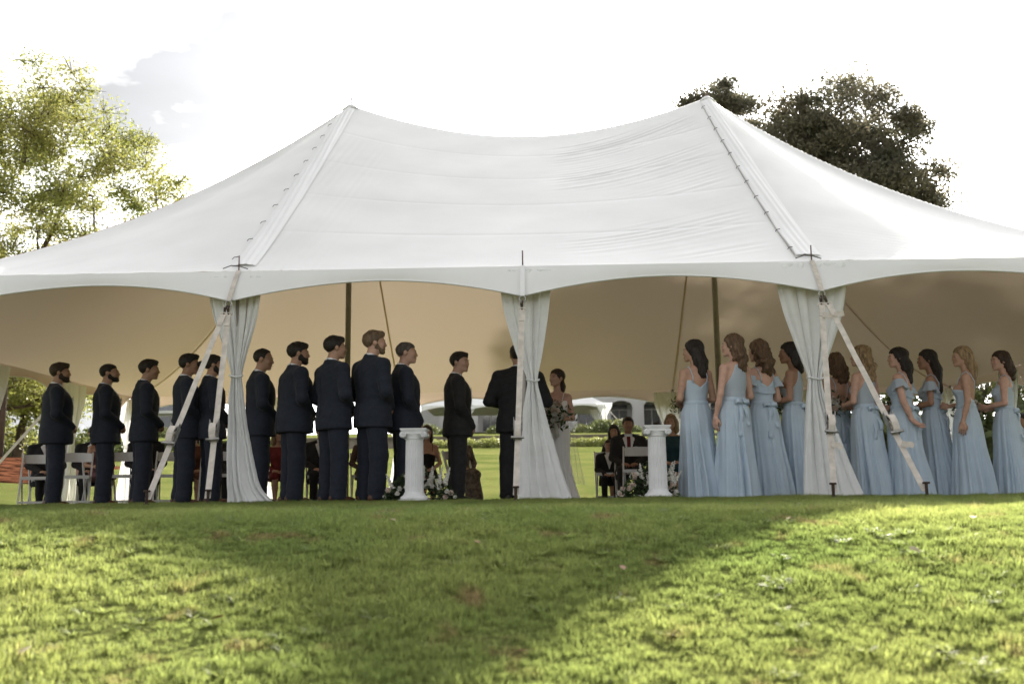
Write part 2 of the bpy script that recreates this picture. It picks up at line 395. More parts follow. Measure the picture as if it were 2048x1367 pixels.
GL(nt_.outputs["Fac"], mr.inputs[0]); GL(mr.outputs[0], mm.inputs[0]); GL(rs.outputs[1], mm.inputs[1]); GL(mm.outputs[0], ip.inputs["Scale"])
n3 = G("ShaderNodeTexNoise"); n3.inputs["Scale"].default_value = 1.1; n3.inputs["Detail"].default_value = 2
m3 = G("ShaderNodeMapRange"); m3.inputs[1].default_value = 0.3; m3.inputs[2].default_value = 0.7; m3.inputs[3].default_value = 0.7; m3.inputs[4].default_value = 1.25
mm2 = G("ShaderNodeMath"); mm2.operation = 'MULTIPLY'
GL(n3.outputs["Fac"], m3.inputs[0]); GL(mm.outputs[0], mm2.inputs[0]); GL(m3.outputs[0], mm2.inputs[1]); GL(mm2.outputs[0], ip.inputs["Scale"])
d2 = G("GeometryNodeDistributePointsOnFaces"); d2.inputs["Density"].default_value = 12.0; d2.inputs["Seed"].default_value = 5
i2 = G("GeometryNodeInstanceOnPoints"); c2 = G("GeometryNodeCollectionInfo"); i2.inputs["Pick Instance"].default_value = True
c2.inputs["Collection"].default_value = wcol; c2.inputs["Separate Children"].default_value = True; c2.inputs["Reset Children"].default_value = True
jg = G("GeometryNodeJoinGeometry")
GL(gi.outputs[0], d2.inputs["Mesh"]); GL(d2.outputs["Points"], i2.inputs["Points"]); GL(c2.outputs[0], i2.inputs["Instance"]); GL(rr.outputs[0], i2.inputs["Rotation"])
GL(ip.outputs[0], jg.inputs[0]); GL(i2.outputs[0], jg.inputs[0]); GL(jg.outputs[0], go.inputs[0])
md = pat.modifiers.new("scatter", "NODES"); md.node_group = ng

# ------------------------------------------------------------------ the tent
HE, HP, S = 2.47, 6.8, 3.05
def roofz(x, y):
    ax = np.abs(x); v = np.abs(y-6.1)/6.1; u = np.maximum(ax-S, 0)/6.1
    t = np.maximum(u, v); ratio = np.minimum(u, v)/np.maximum(t, 1e-6)
    p = np.where(v >= u, 1.06+0.69*smooth01(ratio), 1.35+0.40*smooth01(ratio))
    Hr = np.where(ax < S, 6.17+(HP-6.17)*np.clip(ax/S, 0, 1)**1.9, HP)
    return HE+(Hr-HE)*np.clip(1-t, 0, 1)**p
tent = thing("pole_tent", "large white two-peaked pole tent with scalloped edges over the wedding party", "tent")
def wr(q, seed):                       # one family of uneven fabric creases
    r = np.random.default_rng(seed); o = 0
    for _ in range(5):
        f = r.uniform(18, 46); o = o+np.sin(q*f+r.uniform(0, 6.28))*r.uniform(0.4, 1)
    return o/3
def panel(x0, x1, ny_f, nx, name):
    yy = np.concatenate([np.linspace(0, 6.1, ny_f), np.linspace(6.1, 12.2, 60)[1:]])
    xx = np.linspace(x0, x1, nx); X, Y = np.meshgrid(xx, yy); Z = roofz(X, Y)
    # seams between the strips of fabric, one every metre and a half up the slope
    front = (Y < 6.1)
    tt = np.clip(1-np.abs(Y-6.1)/6.1, 0, 1)
    if name == "roof_panel":
        # diagonal tension creases towards the right-hand seam
        q = tt*7.4-X*0.33+0.10*np.sin(X*1.7)+0.05*np.sin(tt*9)
        P = np.stack([X*0.5, tt*5, 0*X], -1).reshape(-1, 3)
        env = smooth01((X-0.15)/0.8)*smooth01((2.9-X)/0.5)*smooth01((tt-0.01)/0.05)*smooth01((0.96-tt)/0.1)
        env = env*np.clip(0.35+0.95*pnoise(P, 0.55, 9).reshape(X.shape), 0, 1)
        Z = Z+0.016*env*wr(q, 4)*front
        env2 = smooth01((-X-1.9)/0.8)*smooth01((0.9-tt)/0.3)
        Z = Z+0.006*env2*wr(X*2.4-tt*1.2, 8)*front
    else:
        ux = (np.abs(X)-S)/6.1
        env = np.exp(-(tt/0.22)**2)*smooth01(ux/0.05)
        Z = Z+0.007*env*wr(tt*9+np.abs(X)*0.25, 14)*front+0.010*np.exp(-(ux/0.10)**2)*wr(np.abs(X)*3.0-tt*1.0, 15)*front
    Z = Z-0.006*np.exp(-(((tt*5.0+0.5) % 1.0-0.5)/0.02)**2)*(name == "roof_panel")*(tt > 0.06)
    Z = Z+0.004*pnoise(np.stack([X, Y, 0*X], -1).reshape(-1, 3), 0.7, 21).reshape(X.shape)*smooth01(tt/0.08)
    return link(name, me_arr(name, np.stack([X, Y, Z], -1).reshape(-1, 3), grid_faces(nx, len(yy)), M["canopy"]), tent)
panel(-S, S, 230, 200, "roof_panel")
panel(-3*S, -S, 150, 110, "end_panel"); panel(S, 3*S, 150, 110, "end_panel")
# lacing flaps along the seams and the cords that tie them
def nrm(x, y):
    e = 0.01; dx = (float(roofz(np.array(x+e), np.array(y)))-float(roofz(np.array(x-e), np.array(y))))/(2*e)
    dy = (float(roofz(np.array(x), np.array(y+e)))-float(roofz(np.array(x), np.array(y-e))))/(2*e)
    return Vector((-dx, -dy, 1)).normalized()
for sx, x0, seed in ((-1, -3.18, 31), (1, 2.93, 32)):
    nu, nv = 22, 150
    V = np.zeros((nv, nu, 3))
    for i in range(nv):
        y = 0.16+5.8*i/(nv-1); tt = y/6.1
        wdt = 0.27-0.05*tt
        for j in range(nu):
            u = j/(nu-1); xq = x0+wdt*u; xx = xq
            z = float(roofz(np.array(xx), np.array(y)))
            lift = 0.010+0.016*math.sin(PI*u)*(0.75+0.25*math.sin(i*0.11+u*4+seed))+0.004*math.sin(i*0.09+u*23)*math.sin(PI*u)
            if sx > 0: lift += 0.014*(1-u)**3*(0.5+0.5*math.sin(i*0.22))
            n_ = nrm(xx, y); V[i, j] = (xx+n_.x*lift, y+n_.y*lift, z+n_.z*lift)
    link("lacing_flap", me_arr("lacing_flap", V.reshape(-1, 3), grid_faces(nu, nv), M["vinyl"]), tent)
    mb0 = MB()
    for k in range(11):
        y = 0.35+0.53*k; n_ = nrm(x0, y)
        z = float(roofz(np.array(x0), np.array(y)))
        a = Vector((x0-0.045, y-0.02, float(roofz(np.array(x0-0.045), np.array(y-0.02)))))+n_*0.02
        b = Vector((x0-0.03, y, z))+n_*0.032; c = Vector((x0+0.015, y+0.02, float(roofz(np.array(x0+0.015), np.array(y+0.02)))))+n_*0.032
        MB().tube([a, b, c], 0.0042, 6).build("lace_cord", M["lace"], tent)
    if sx > 0:
        pts = [Vector((x0-0.012, y, float(roofz(np.array(x0-0.012), np.array(y)))))+nrm(x0, y)*0.008 for y in np.linspace(0.1, 5.7, 40)]
        MB().strip(pts, (1, 0, 0), 0.009, 0.006).build("seam_gap", M["pole"], tent)
# scalloped edge bays
def bay(p0, p1, out):
    p0 = Vector(p0); p1 = Vector(p1); out = Vector(out); nu, nv = 41, 8
    V = []
    sd_ = hash((round(p0.x, 1), round(p0.y, 1))) % 97
    for j in range(nv):
        v = j/(nv-1)
        for i in range(nu):
            u = i/(nu-1); e = abs(2*u-1); k = e**1.9
            drop = (0.135+0.245*k)*v; o_ = (0.03+0.25*k)*v
            crease = 0.012*math.sin((u if u < .5 else 1-u)*60+v*5+sd_)*math.exp(-min(u, 1-u)/0.10)*v*v*(1-v)*3
            bow = 0.03*math.sin(PI*u)*(1-v)
            V.append(p0.lerp(p1, u)+out*(o_+crease+0.012*math.sin(PI*v))+Vector((0, 0, -drop+bow*0.0)))
    gf = grid_faces(nu, nv)
    if out.y < 0 or out.x > 0: gf = gf[:, ::-1]
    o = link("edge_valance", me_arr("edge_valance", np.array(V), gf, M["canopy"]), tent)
    MB().tube(V[-nu:], 0.011, 6).build("hem_rope", M["vinyl"], o, smooth=True)
per = []
for k in range(6): per.append(((-3*S+k*S, 0, HE), (-3*S+(k+1)*S, 0, HE), (0, -1, 0)))
for k in range(6): per.append(((-3*S+k*S, 12.2, HE), (-3*S+(k+1)*S, 12.2, HE), (0, 1, 0)))
for k in range(4):
    per.append(((-3*S, k*S, HE), (-3*S, (k+1)*S, HE), (-1, 0, 0))); per.append(((3*S, k*S, HE), (3*S, (k+1)*S, HE), (1, 0, 0)))
for a_ in per: bay(*a_)
poles = [(-3*S+k*S, 0.0, (0, -1)) for k in range(7)]+[(-3*S+k*S, 12.2, (0, 1)) for k in range(7)]
poles += [(-3*S, k*S, (-1, 0)) for k in (1, 2, 3)]+[(3*S, k*S, (1, 0)) for k in (1, 2, 3)]
ring_me = None
for (x, y, o_) in poles:
    g = MB().tube([(x, y, -0.02), (x, y, HE-0.015)], 0.024, 10).build("side_pole", M["pole"], tent, smooth=True)
    MB().tube([(x, y, HE-0.02), (x, y, HE+0.17)], 0.0075, 8).build("pole_pin", M["pin"], g, smooth=True)
    # webbing down the edge to a D-ring
    a = Vector((x, y, HE+0.005)); b = Vector((x+o_[0]*0.285, y+o_[1]*0.285, HE-0.385)); ov = Vector((o_[0], o_[1], 0))
    wd = (-o_[1], o_[0], 0)
    pts = [a.lerp(b, t)+ov*(0.012+0.012*math.sin(PI*t)+0.02*t) for t in np.linspace(0, 1, 9)]
    w_ = MB().strip(pts, wd, 0.05).build("edge_webbing", M["webbing"] if abs(x) > 1 else M["vinyl"], tent)
    c = b+ov*0.03+Vector((0, 0, -0.035))
    ring = [c+Vector((wd[0]*0.032*math.cos(t), wd[1]*0.032*math.cos(t), 0.032*math.sin(t))) for t in np.linspace(0, 2*PI, 17)]
    MB().tube(ring, 0.0065, 6, cap=False).build("d_ring", M["steel"], w_, smooth=True)
for sx in (-1, 1):
    MB().tube([(sx*S, 6.1, -0.02), (sx*S, 6.1, HP-0.03)], 0.047, 14).build("centre_pole", M["pole"], tent, smooth=True)
    MB().tube([(sx*S, 6.1, HP-0.03), (sx*S, 6.1, HP+(0.16 if sx < 0 else 0.05))], 0.012, 8).build("peak_pin", M["pin"], tent)
    MB().lathe([(0.16, -0.10), (0.10, -0.04), (0.05, 0.0), (0.02, 0.012)], 14, c=(sx*S, 6.1, HP)).build("peak_cap", M["vinyl"], tent, smooth=True)
    # eyelet opening where the seam meets the pole
    MB().strip([(sx*S-0.17*1, -0.012, HE+0.028), (sx*S-0.08, -0.014, HE+0.06), (sx*S+0.01, -0.014, HE+0.052), (sx*S+0.10, -0.012, HE+0.02)], (0, 0, 1), 0.009, 0.004).build("eyelet_gap", M["lace"], tent)

# underside seams (webbing sewn along hips and ridge)
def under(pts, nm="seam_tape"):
    MB().strip(pts, (1, 1, 0), 0.035, 0.004).build(nm, M["shade_tan"], tent)
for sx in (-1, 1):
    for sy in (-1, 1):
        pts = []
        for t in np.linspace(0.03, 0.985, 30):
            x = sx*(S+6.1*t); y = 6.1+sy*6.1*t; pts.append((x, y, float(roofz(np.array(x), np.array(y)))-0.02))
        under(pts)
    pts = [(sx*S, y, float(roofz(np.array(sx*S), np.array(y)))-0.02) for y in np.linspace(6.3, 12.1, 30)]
    MB().strip(pts, (1, 0, 0), 0.035, 0.004).build("seam_tape", M["shade_tan"], tent)

# ------------------------------------------------------------------ tied drapes
def drape(name, edges, label, parent_loc, group=None, n=7, seed=1, knot_z=1.3, rz=0.0, cat="curtain", nu=150, nv=90):
    """edges: rows of (z, x_left, x_right, fold depth) in local metres"""
    r = np.random.default_rng(seed)
    E_ = np.array(sorted(edges)); z = np.linspace(E_[0, 0], E_[-1, 0], nv)
    def sm(c):
        f = np.interp(z, E_[:, 0], E_[:, c]); k = np.hanning(11); k /= k.sum()
        return np.convolve(np.pad(f, 5, mode='edge'), k, mode='valid')
    xl, xr, dp_ = sm(1), sm(2), sm(3)
    u = np.linspace(0, 1, nu)
    ph = r.uniform(0, 6.28, 4)
    U, Zv = np.meshgrid(u, z)
    w = U+0.035*np.sin(2*PI*U*2+ph[0]+Zv*0.6)+0.02*np.sin(2*PI*U*5+ph[1]+Zv*0.9)
    fold = np.sin(2*PI*n*w+ph[2]+0.4*np.sin(Zv*2.2))+0.45*np.sin(2*PI*n*1.7*w+ph[3]-Zv*0.5)
    below = smooth01((knot_z-Zv)/0.25)
    X_ = xl[:, None]+(xr-xl)[:, None]*U+0.25*((xr-xl)[:, None]/n)*np.cos(2*PI*n*w+ph[2])
    Y_ = dp_[:, None]*fold*0.6+0.02*np.sin(U*7+Zv*3+ph[1])*below
    P = np.stack([X_*1.0, Y_, Zv], -1)
    nz = pnoise(P.reshape(-1, 3), 1.4, seed).reshape(X_.shape)
    nz2 = pnoise(P.reshape(-1, 3), 3.6, seed+5).reshape(X_.shape)
    Y_ = Y_+(0.014*nz+0.006*nz2)*(0.35+0.65*below); X_ = X_+0.006*nz2*below
    t = thing(name, label, cat, parent_loc, rz, group)
    link("drape_cloth", me_arr("drape_cloth", np.stack([X_, Y_, Zv], -1).reshape(-1, 3), grid_faces(nu, nv), M["drape"]), t)
    i = int(np.argmin(np.abs(z-knot_z))); cxk = (xl[i]+xr[i])/2; hw = (xr[i]-xl[i])/2+0.012
    ring = [(cxk+hw*math.cos(a), (dp_[i]*0.75+0.022)*math.sin(a), knot_z+0.012*math.sin(a*2+1)) for a in np.linspace(0, 2*PI, 25)]
    MB().tube(ring, 0.009, 8, cap=False, flat=1.0).build("tie_band", M["drape"], t, smooth=True)
    return t
drape("tied_drape", [(2.40, -0.31, 0.24, .05), (2.16, -0.31, 0.236, .05), (1.9, -0.24, 0.20, .05), (1.55, -0.10, 0.11, .045), (1.33, -0.032, 0.064, .04), (1.2, -0.05, 0.085, .045),
      (0.9, -0.055, 0.13, .05), (0.5, -0.06, 0.2, .055), (0.2, -0.06, 0.27, .06), (0.06, -0.06, 0.36, .06), (0.012, -0.07, 0.46, .05)],
      "white tied drape left of the centre, hanging beside the man with the hair bun", (-3.05, -0.03, 0), n=6, seed=3, knot_z=1.33)
drape("tied_drape", [(2.42, -0.23, 0.32, .05), (2.15, -0.216, 0.30, .05), (1.9, -0.17, 0.27, .05), (1.5, -0.06, 0.20, .045), (1.24, 0.05, 0.135, .04), (1.1, 0.02, 0.17, .05),
      (0.8, -0.02, 0.25, .06), (0.4, -0.04, 0.36, .07), (0.1, -0.05, 0.45, .07), (0.012, -0.055, 0.50, .06)],
      "white tied drape at the middle pole in front of the officiant", (0, -0.03, 0), n=5, seed=8, knot_z=1.24)
drape("tied_drape", [(2.44, -0.37, 0.36, .05), (2.2, -0.36, 0.35, .05), (1.9, -0.30, 0.29, .05), (1.55, -0.2, 0.16, .045), (1.22, -0.10, 0.02, .04), (1.05, -0.13, 0.05, .05),
      (0.8, -0.15, 0.13, .06), (0.4, -0.18, 0.26, .07), (0.1, -0.2, 0.36, .07), (0.012, -0.2, 0.40, .06)],
      "white tied drape among the bridesmaids, crumpled towards its hem", (3.05, -0.03, 0), n=5, seed=12, knot_z=1.22)
GEN = [(2.40, -0.42, 0.42, .05), (2.1, -0.40, 0.40, .05), (1.6, -0.2, 0.2, .05), (1.35, -0.07, 0.07, .04), (1.1, -0.12, 0.12, .05), (0.5, -0.2, 0.2, .06), (0.02, -0.28, 0.28, .06)]
first = None
rear = [(-3*S, 12.2, 0, "white drape tied at the tent's far left corner, behind the second groomsman"), (-2*S, 12.2, 0, "white drape at the back edge, behind the groomsman beside the bun-haired man"), (-S, 12.2, 0, "white drape at the back edge, hidden behind the dark row of groomsmen"),
        (S, 12.2, 0, "white drape at the back edge, behind the right-hand column and seated woman"), (2*S, 12.2, 0, "white drape at the back edge, behind the tied drape among bridesmaids"), (3*S, 12.2, 0, "white drape at the tent's far right back corner"),
        (-3*S, 3*S, PI/2, "white drape tied at the left side pole, behind the leftmost groomsman"), (-3*S, 2*S, PI/2, "white drape cut by the left edge of the picture"),
        (3*S, 3*S, PI/2, "white drape tied behind the rightmost bridesmaid"), (3*S, 2*S, PI/2, "white drape at the right side of the tent past the last bridesmaid")]
for (x, y, rz, lab) in rear:
    ed = GEN
    if x < -9 and y == 2*S: ed = [(a, b*1.55, c*1.55, d*1.8) for a, b, c, d in GEN]
    drape("tied_drape", ed, lab, (x+(0.1 if x < 0 else -0.1)*(y < 12), y-(0.06 if y > 12 else 0), 0), n=5, seed=int(abs(x*7+y*3)) % 91, knot_z=1.35, rz=rz, nu=60, nv=40)

# ------------------------------------------------------------------ guy straps with ratchets
def guy(top, foot, ratf, label, tail=1, side=0.0, group=None):
    top = Vector(top); foot = Vector(foot)
    t = thing("guy_strap", label, "strap", foot, group=group)
    d = top-foot; dn = d.normalized()
    wd = Vector((1, 0, 0)); wd = (wd-dn*wd.dot(dn)).normalized(); nn = wd.cross(dn)
    if nn.y > 0: nn = -nn
    L_ = d.length
    P = lambda f, o=0.0, w=0.0: dn*(L_*f)+nn*o+wd*w
    # snap hook, then webbing in two runs joined by the ratchet
    hk = MB(); hk.tube([P(1.0), P(0.985, 0.012), P(0.965, 0.0)], 0.009, 7); hk.tube([P(0.985, 0.012, -0.018), P(0.968, 0.0, -0.012), P(0.95, 0, 0.0)], 0.007, 6)
    hk.build("snap_hook", M["rust"], t, smooth=True)
    sl_ = [P(0.952, 0, 0.034*math.cos(a))+dn*(0.016*math.sin(a)) for a in np.linspace(0, 2*PI, 13)]
    MB().tube(sl_, 0.008, 6, cap=False).build("strap_keeper", M["webbing"], t, smooth=True)
    up_ = MB().strip([P(f, 0.004*math.sin(f*25)) for f in np.linspace(ratf, 0.95, 12)], wd, 0.056, 0.005).build("upper_webbing", M["webbing"], t)
    MB().strip([P(f, 0.009) for f in np.linspace(0.885, 0.945, 4)], wd, 0.057, 0.006).build("sewn_fold", M["webbing"], up_)
    if tail: MB().strip([P(0.89, 0.012), P(0.885, 0.03, 0.02), P(0.878, 0.035, 0.06*tail), P(0.882, 0.03, 0.09*tail)], (0.3, 0, 1), 0.05, 0.004).build("loose_end", M["webbing"], up_)
    MB().strip([P(f) for f in np.linspace(0.03, ratf+0.01, 10)], wd, 0.056, 0.005).build("lower_webbing", M["webbing"], t)
    R3 = Matrix((wd, nn, dn)).transposed()
    rat = MB()
    for s_ in (-1, 1):
        rat.box(P(ratf+0.012, 0.018, s_*0.036), (0.006, 0.05, 0.20), R3); rat.box(P(ratf+0.035, 0.05, s_*0.042), (0.005, 0.035, 0.13), R3)
    rat.tube([P(ratf+0.045, 0.028, -0.045), P(ratf+0.045, 0.028, 0.045)], 0.017, 10)
    rb = rat.build("ratchet", M["steel"], t)
    MB().tube([P(ratf-0.03, 0.055, -0.062), P(ratf-0.03, 0.055, 0.062)], 0.013, 10).build("ratchet_handle", M["steel"], rb, smooth=True)
    coil = MB()
    pts = [P(ratf+0.05+0.0*a, 0.03)+dn*(-0.085*math.cos(a)-0.09)+nn*(0.012+0.055*math.sin(a)) for a in np.linspace(0.1, 2*PI-0.2, 20)]
    coil.strip(pts, wd, 0.060, 0.012)
    pts = [P(ratf+0.03, 0.03)+dn*(-0.055*math.cos(a)-0.08)+nn*(0.016+0.036*math.sin(a)) for a in np.linspace(0.1, 2*PI-0.2, 16)]
    coil.strip(pts, wd, 0.058, 0.012)
    cb = coil.build("coiled_webbing", M["webbing"], t)
    if tail: MB().strip([P(ratf-0.075, 0.03), P(ratf-0.09, 0.05, 0.02*(tail or 1)), P(ratf-0.092, 0.052, 0.05*(tail or 1)), P(ratf-0.10, 0.05, 0.085*(tail or 1))], (0.2, 0, 1), 0.052, 0.004).build("loose_end", M["webbing"], cb)
    # stake
    st = MB(); st.tube([(0, 0.03, -0.25), (0, 0.03, 0.13)], 0.014, 8); st.lathe([(0.030, 0), (0.034, 0.008), (0.030, 0.018)], 10, c=(0, 0.03, 0.125)); st.lathe([(0.026, 0), (0.030, 0.008), (0.026, 0.016)], 10, c=(0, 0.03, 0.005))
    st.build("stake", M["rust"], t, smooth=False)
    return t
def gzz(x, y): return float(gz(np.array([x]), np.array([y]))[0])
for (tp, ft, rf, lab, tl) in [
    ((-3.06, -0.32, 2.03), (-3.37, -1.5), 0.30, "strap slanting down left from the drape, across the fourth groomsman's legs", 0),
    ((-3.04, -0.32, 2.03), (-2.885, -1.28), 0.32, "steeper strap beside the left drape, its ratchet turned edgeways", 0),
    ((0.0, -0.32, 2.03), (-0.062, -1.3), 0.31, "single strap down the middle pole in front of the centre drape", 0),
    ((3.04, -0.32, 2.03), (2.79, -1.3), 0.32, "nearly upright strap in front of the right-hand drape", 1),
    ((3.07, -0.32, 2.03), (3.545, -1.5), 0.31, "strap slanting right across the bridesmaid in the ruffled sleeves", 1),
    ((-9.47, 9.15, 2.03), (-11.2, 9.15), 0.30, "far strap slanting down to the left behind the leftmost groomsman", 0)]:
    guy(tp, (ft[0], ft[1], gzz(*ft)+0.01), rf, lab, tl)
# ------------------------------------------------------------------ people: signed-distance bodies meshed by surface nets
def pchip(xq, x, y):
    x = np.asarray(x, float); y = np.asarray(y, float); h = np.diff(x); d = np.diff(y)/h
    m_ = np.zeros_like(y); m_[0] = d[0]; m_[-1] = d[-1]
    for i in range(1, len(x)-1): m_[i] = 0 if d[i-1]*d[i] <= 0 else 2*d[i-1]*d[i]/(d[i-1]+d[i])
    k = np.clip(np.searchsorted(x, xq)-1, 0, len(h)-1); t = np.clip((xq-x[k])/h[k], 0, 1)
    return (1+2*t)*(1-t)**2*y[k]+t*(1-t)**2*h[k]*m_[k]+t*t*(3-2*t)*y[k+1]+t*t*(t-1)*h[k]*m_[k+1]
def rotm(yaw=0, pitch=0, roll=0):     # front is +X, up +Z; positive pitch looks up
    cy_, sy_ = math.cos(yaw), math.sin(yaw); cp, sp = math.cos(-pitch), math.sin(-pitch); cr, sr = math.cos(roll), math.sin(roll)
    Rz = np.array([[cy_, -sy_, 0], [sy_, cy_, 0], [0, 0, 1]]); Ry = np.array([[cp, 0, sp], [0, 1, 0], [-sp, 0, cp]]); Rx = np.array([[1, 0, 0], [0, cr, -sr], [0, sr, cr]])
    return Rz @ Ry @ Rx
class SDF:
    def __init__(s, fr=None): s.p = []; s.fr = fr; s.g = 0.0       # g: grow every primitive
    def _pt(s, q):
        q = np.asarray(q, float)
        return q if s.fr is None else s.fr[0] @ q+s.fr[1]
    def cone(s, a, b, ra, rb, k=0.02, op='u', sy=1.0):
        a = s._pt(a); b = s._pt(b); ra += s.g; rb += s.g; r = max(ra, rb)
        def fn(x, y, z):
            ba = b-a; px, py, pz = x-a[0], y-a[1], z-a[2]
            t = np.clip((px*ba[0]+py*ba[1]+pz*ba[2])/max(ba@ba, 1e-9), 0, 1)
            return np.sqrt((px-t*ba[0])**2+(py-t*ba[1])**2+(pz-t*ba[2])**2)-(ra+(rb-ra)*t)
        s.p.append((fn, np.minimum(a, b)-r, np.maximum(a, b)+r, k, op)); return s
    def ell(s, c, r, k=0.02, op='u'):
        c0 = np.asarray(c, float); r = np.asarray(r, float)+s.g; c1 = s._pt(c0); R = s.fr[0] if s.fr is not None else None
        def fn(x, y, z):
            px, py, pz = x-c1[0], y-c1[1], z-c1[2]
            if R is not None: px, py, pz = (R[0, 0]*px+R[1, 0]*py+R[2, 0]*pz, R[0, 1]*px+R[1, 1]*py+R[2, 1]*pz, R[0, 2]*px+R[1, 2]*py+R[2, 2]*pz)
            k0 = np.sqrt((px/r[0])**2+(py/r[1])**2+(pz/r[2])**2); k1 = np.sqrt((px/r[0]**2)**2+(py/r[1]**2)**2+(pz/r[2]**2)**2)
            return k0*(k0-1)/np.maximum(k1, 1e-6)
        m_ = r.max(); s.p.append((fn, c1-m_, c1+m_, k, op)); return s
    def prof(s, z, cx, rx, ry, k=0.02, cyv=None, op='u'):
        z = np.asarray(z, float); rx = np.asarray(rx, float)+s.g; ry = np.asarray(ry, float)+s.g; cx = np.asarray(cx, float)
        cyv = np.zeros_like(z) if cyv is None else np.asarray(cyv, float)
        def fn(X, Y, Z):
            zz = np.clip(Z, z[0], z[-1]); a = pchip(zz, z, rx); b = pchip(zz, z, ry); c = pchip(zz, z, cx); e = np.interp(zz, z, cyv)
            d = (np.sqrt(((X-c)/a)**2+((Y-e)/b)**2)-1)*np.minimum(a, b)
            return np.maximum(d, np.maximum(z[0]-Z, Z-z[-1]))
        m1, m2 = max(abs(cx))+rx.max(), ry.max()+max(abs(cyv))
        s.p.append((fn, np.array([-m1, -m2, z[0]]), np.array([m1, m2, z[-1]]), k, op)); return s
    def func(s, fn, op='i', k=0.008): s.p.append((fn, None, None, k, op)); return s
    def mesh(s, h=0.014, zb=None, hz2=None):
        lo = np.min([q[1] for q in s.p if q[1] is not None and q[4] == 'u'], 0)-2.5*h; hi = np.max([q[2] for q in s.p if q[2] is not None and q[4] == 'u'], 0)+2.5*h
        xs = np.arange(lo[0], hi[0]+h, h); ys_ = np.arange(lo[1], hi[1]+h, h)
        if zb is not None and lo[2] < zb: zs = np.concatenate([np.arange(lo[2], zb, hz2), np.arange(zb, hi[2]+h, h)])
        else: zs = np.arange(lo[2], hi[2]+h, h)
        F = np.full((len(xs), len(ys_), len(zs)), 0.25, np.float32)
        for fn, a, b, k, op in s.p:
            if a is None: sx = sy = sz = slice(None)
            else:
                mg = max(0.04, 1.6*k)+2*h
                sx, sy, sz = [slice(max(0, np.searchsorted(g, a[i]-mg)-1), np.searchsorted(g, b[i]+mg)+1) for i, g in enumerate((xs, ys_, zs))]
            d = fn(xs[sx][:, None, None], ys_[sy][None, :, None], zs[sz][None, None, :]).astype(np.float32)
            A = F[sx, sy, sz]
            if op == 'u': q = np.clip(0.5+0.5*(d-A)/k, 0, 1); F[sx, sy, sz] = d*(1-q)+A*q-k*q*(1-q)
            elif op == 's': q = np.clip(0.5-0.5*(-d-A)/k, 0, 1); F[sx, sy, sz] = -d*(1-q)+A*q+k*q*(1-q)
            else: q = np.clip(0.5-0.5*(d-A)/k, 0, 1); F[sx, sy, sz] = d*(1-q)+A*q+k*q*(1-q)
        return nets(F, xs, ys_, zs)
def nets(F, xs, ys_, zs):
    I = F < 0
    c = I[:-1, :-1, :-1].astype(np.int8)
    cnt = c.copy()
    for dx in (0, 1):
        for dy in (0, 1):
            for dz in (0, 1):
                if dx+dy+dz: cnt = cnt+I[dx:I.shape[0]-1+dx, dy:I.shape[1]-1+dy, dz:I.shape[2]-1+dz]
    act = (cnt > 0) & (cnt < 8); idx = np.full(act.shape, -1, np.int32); A = np.argwhere(act); idx[act] = np.arange(len(A))
    P = np.zeros((len(A), 3)); n = np.zeros(len(A)); ax = (xs, ys_, zs)
    cor = [(a, b, d) for a in (0, 1) for b in (0, 1) for d in (0, 1)]
    for p in cor:
        for d in range(3):
            if p[d]: continue
            q = list(p); q[d] = 1
            i0 = A+p; i1 = A+q
            f0 = F[i0[:, 0], i0[:, 1], i0[:, 2]]; f1 = F[i1[:, 0], i1[:, 1], i1[:, 2]]; s_ = (f0 < 0) != (f1 < 0)
            t = np.where(s_, f0/np.where(s_, f0-f1, 1), 0)
            for e in range(3):
                v0 = ax[e][i0[:, e]]; v1 = ax[e][i1[:, e]]; P[:, e] += np.where(s_, v0+(v1-v0)*t, 0)
            n += s_
    P /= n[:, None]
    Q = []
    for d in range(3):
        a = np.moveaxis(I, d, 0); ch = a[:-1] != a[1:]; fl = a[:-1]
        o1, o2 = [k for k in range(3) if k != d]
        E_ = np.argwhere(np.moveaxis(ch, 0, d)); E_ = E_[(E_[:, o1] > 0) & (E_[:, o2] > 0)]
        E_ = E_[(E_[:, o1] < I.shape[o1]-1) & (E_[:, o2] < I.shape[o2]-1)]
        ins = I[E_[:, 0], E_[:, 1], E_[:, 2]]
        def g(u, v):
            w = E_.copy(); w[:, o1] -= u; w[:, o2] -= v; return idx[w[:, 0], w[:, 1], w[:, 2]]
        q = np.stack([g(1, 1), g(0, 1), g(0, 0), g(1, 0)], -1)
        flip = ins if d != 1 else ~ins
        q[~flip] = q[~flip][:, ::-1]; Q.append(q)
    return P, np.concatenate(Q)
def relax(V, F, it=2, lam=0.5):
    for _ in range(it):
        c = V[F].mean(1); a = np.zeros_like(V); n = np.zeros(len(V))
        for k in range(4): np.add.at(a, F[:, k], c); np.add.at(n, F[:, k], 1)
        V = V+lam*(a/np.maximum(n, 1)[:, None]-V)
    return V

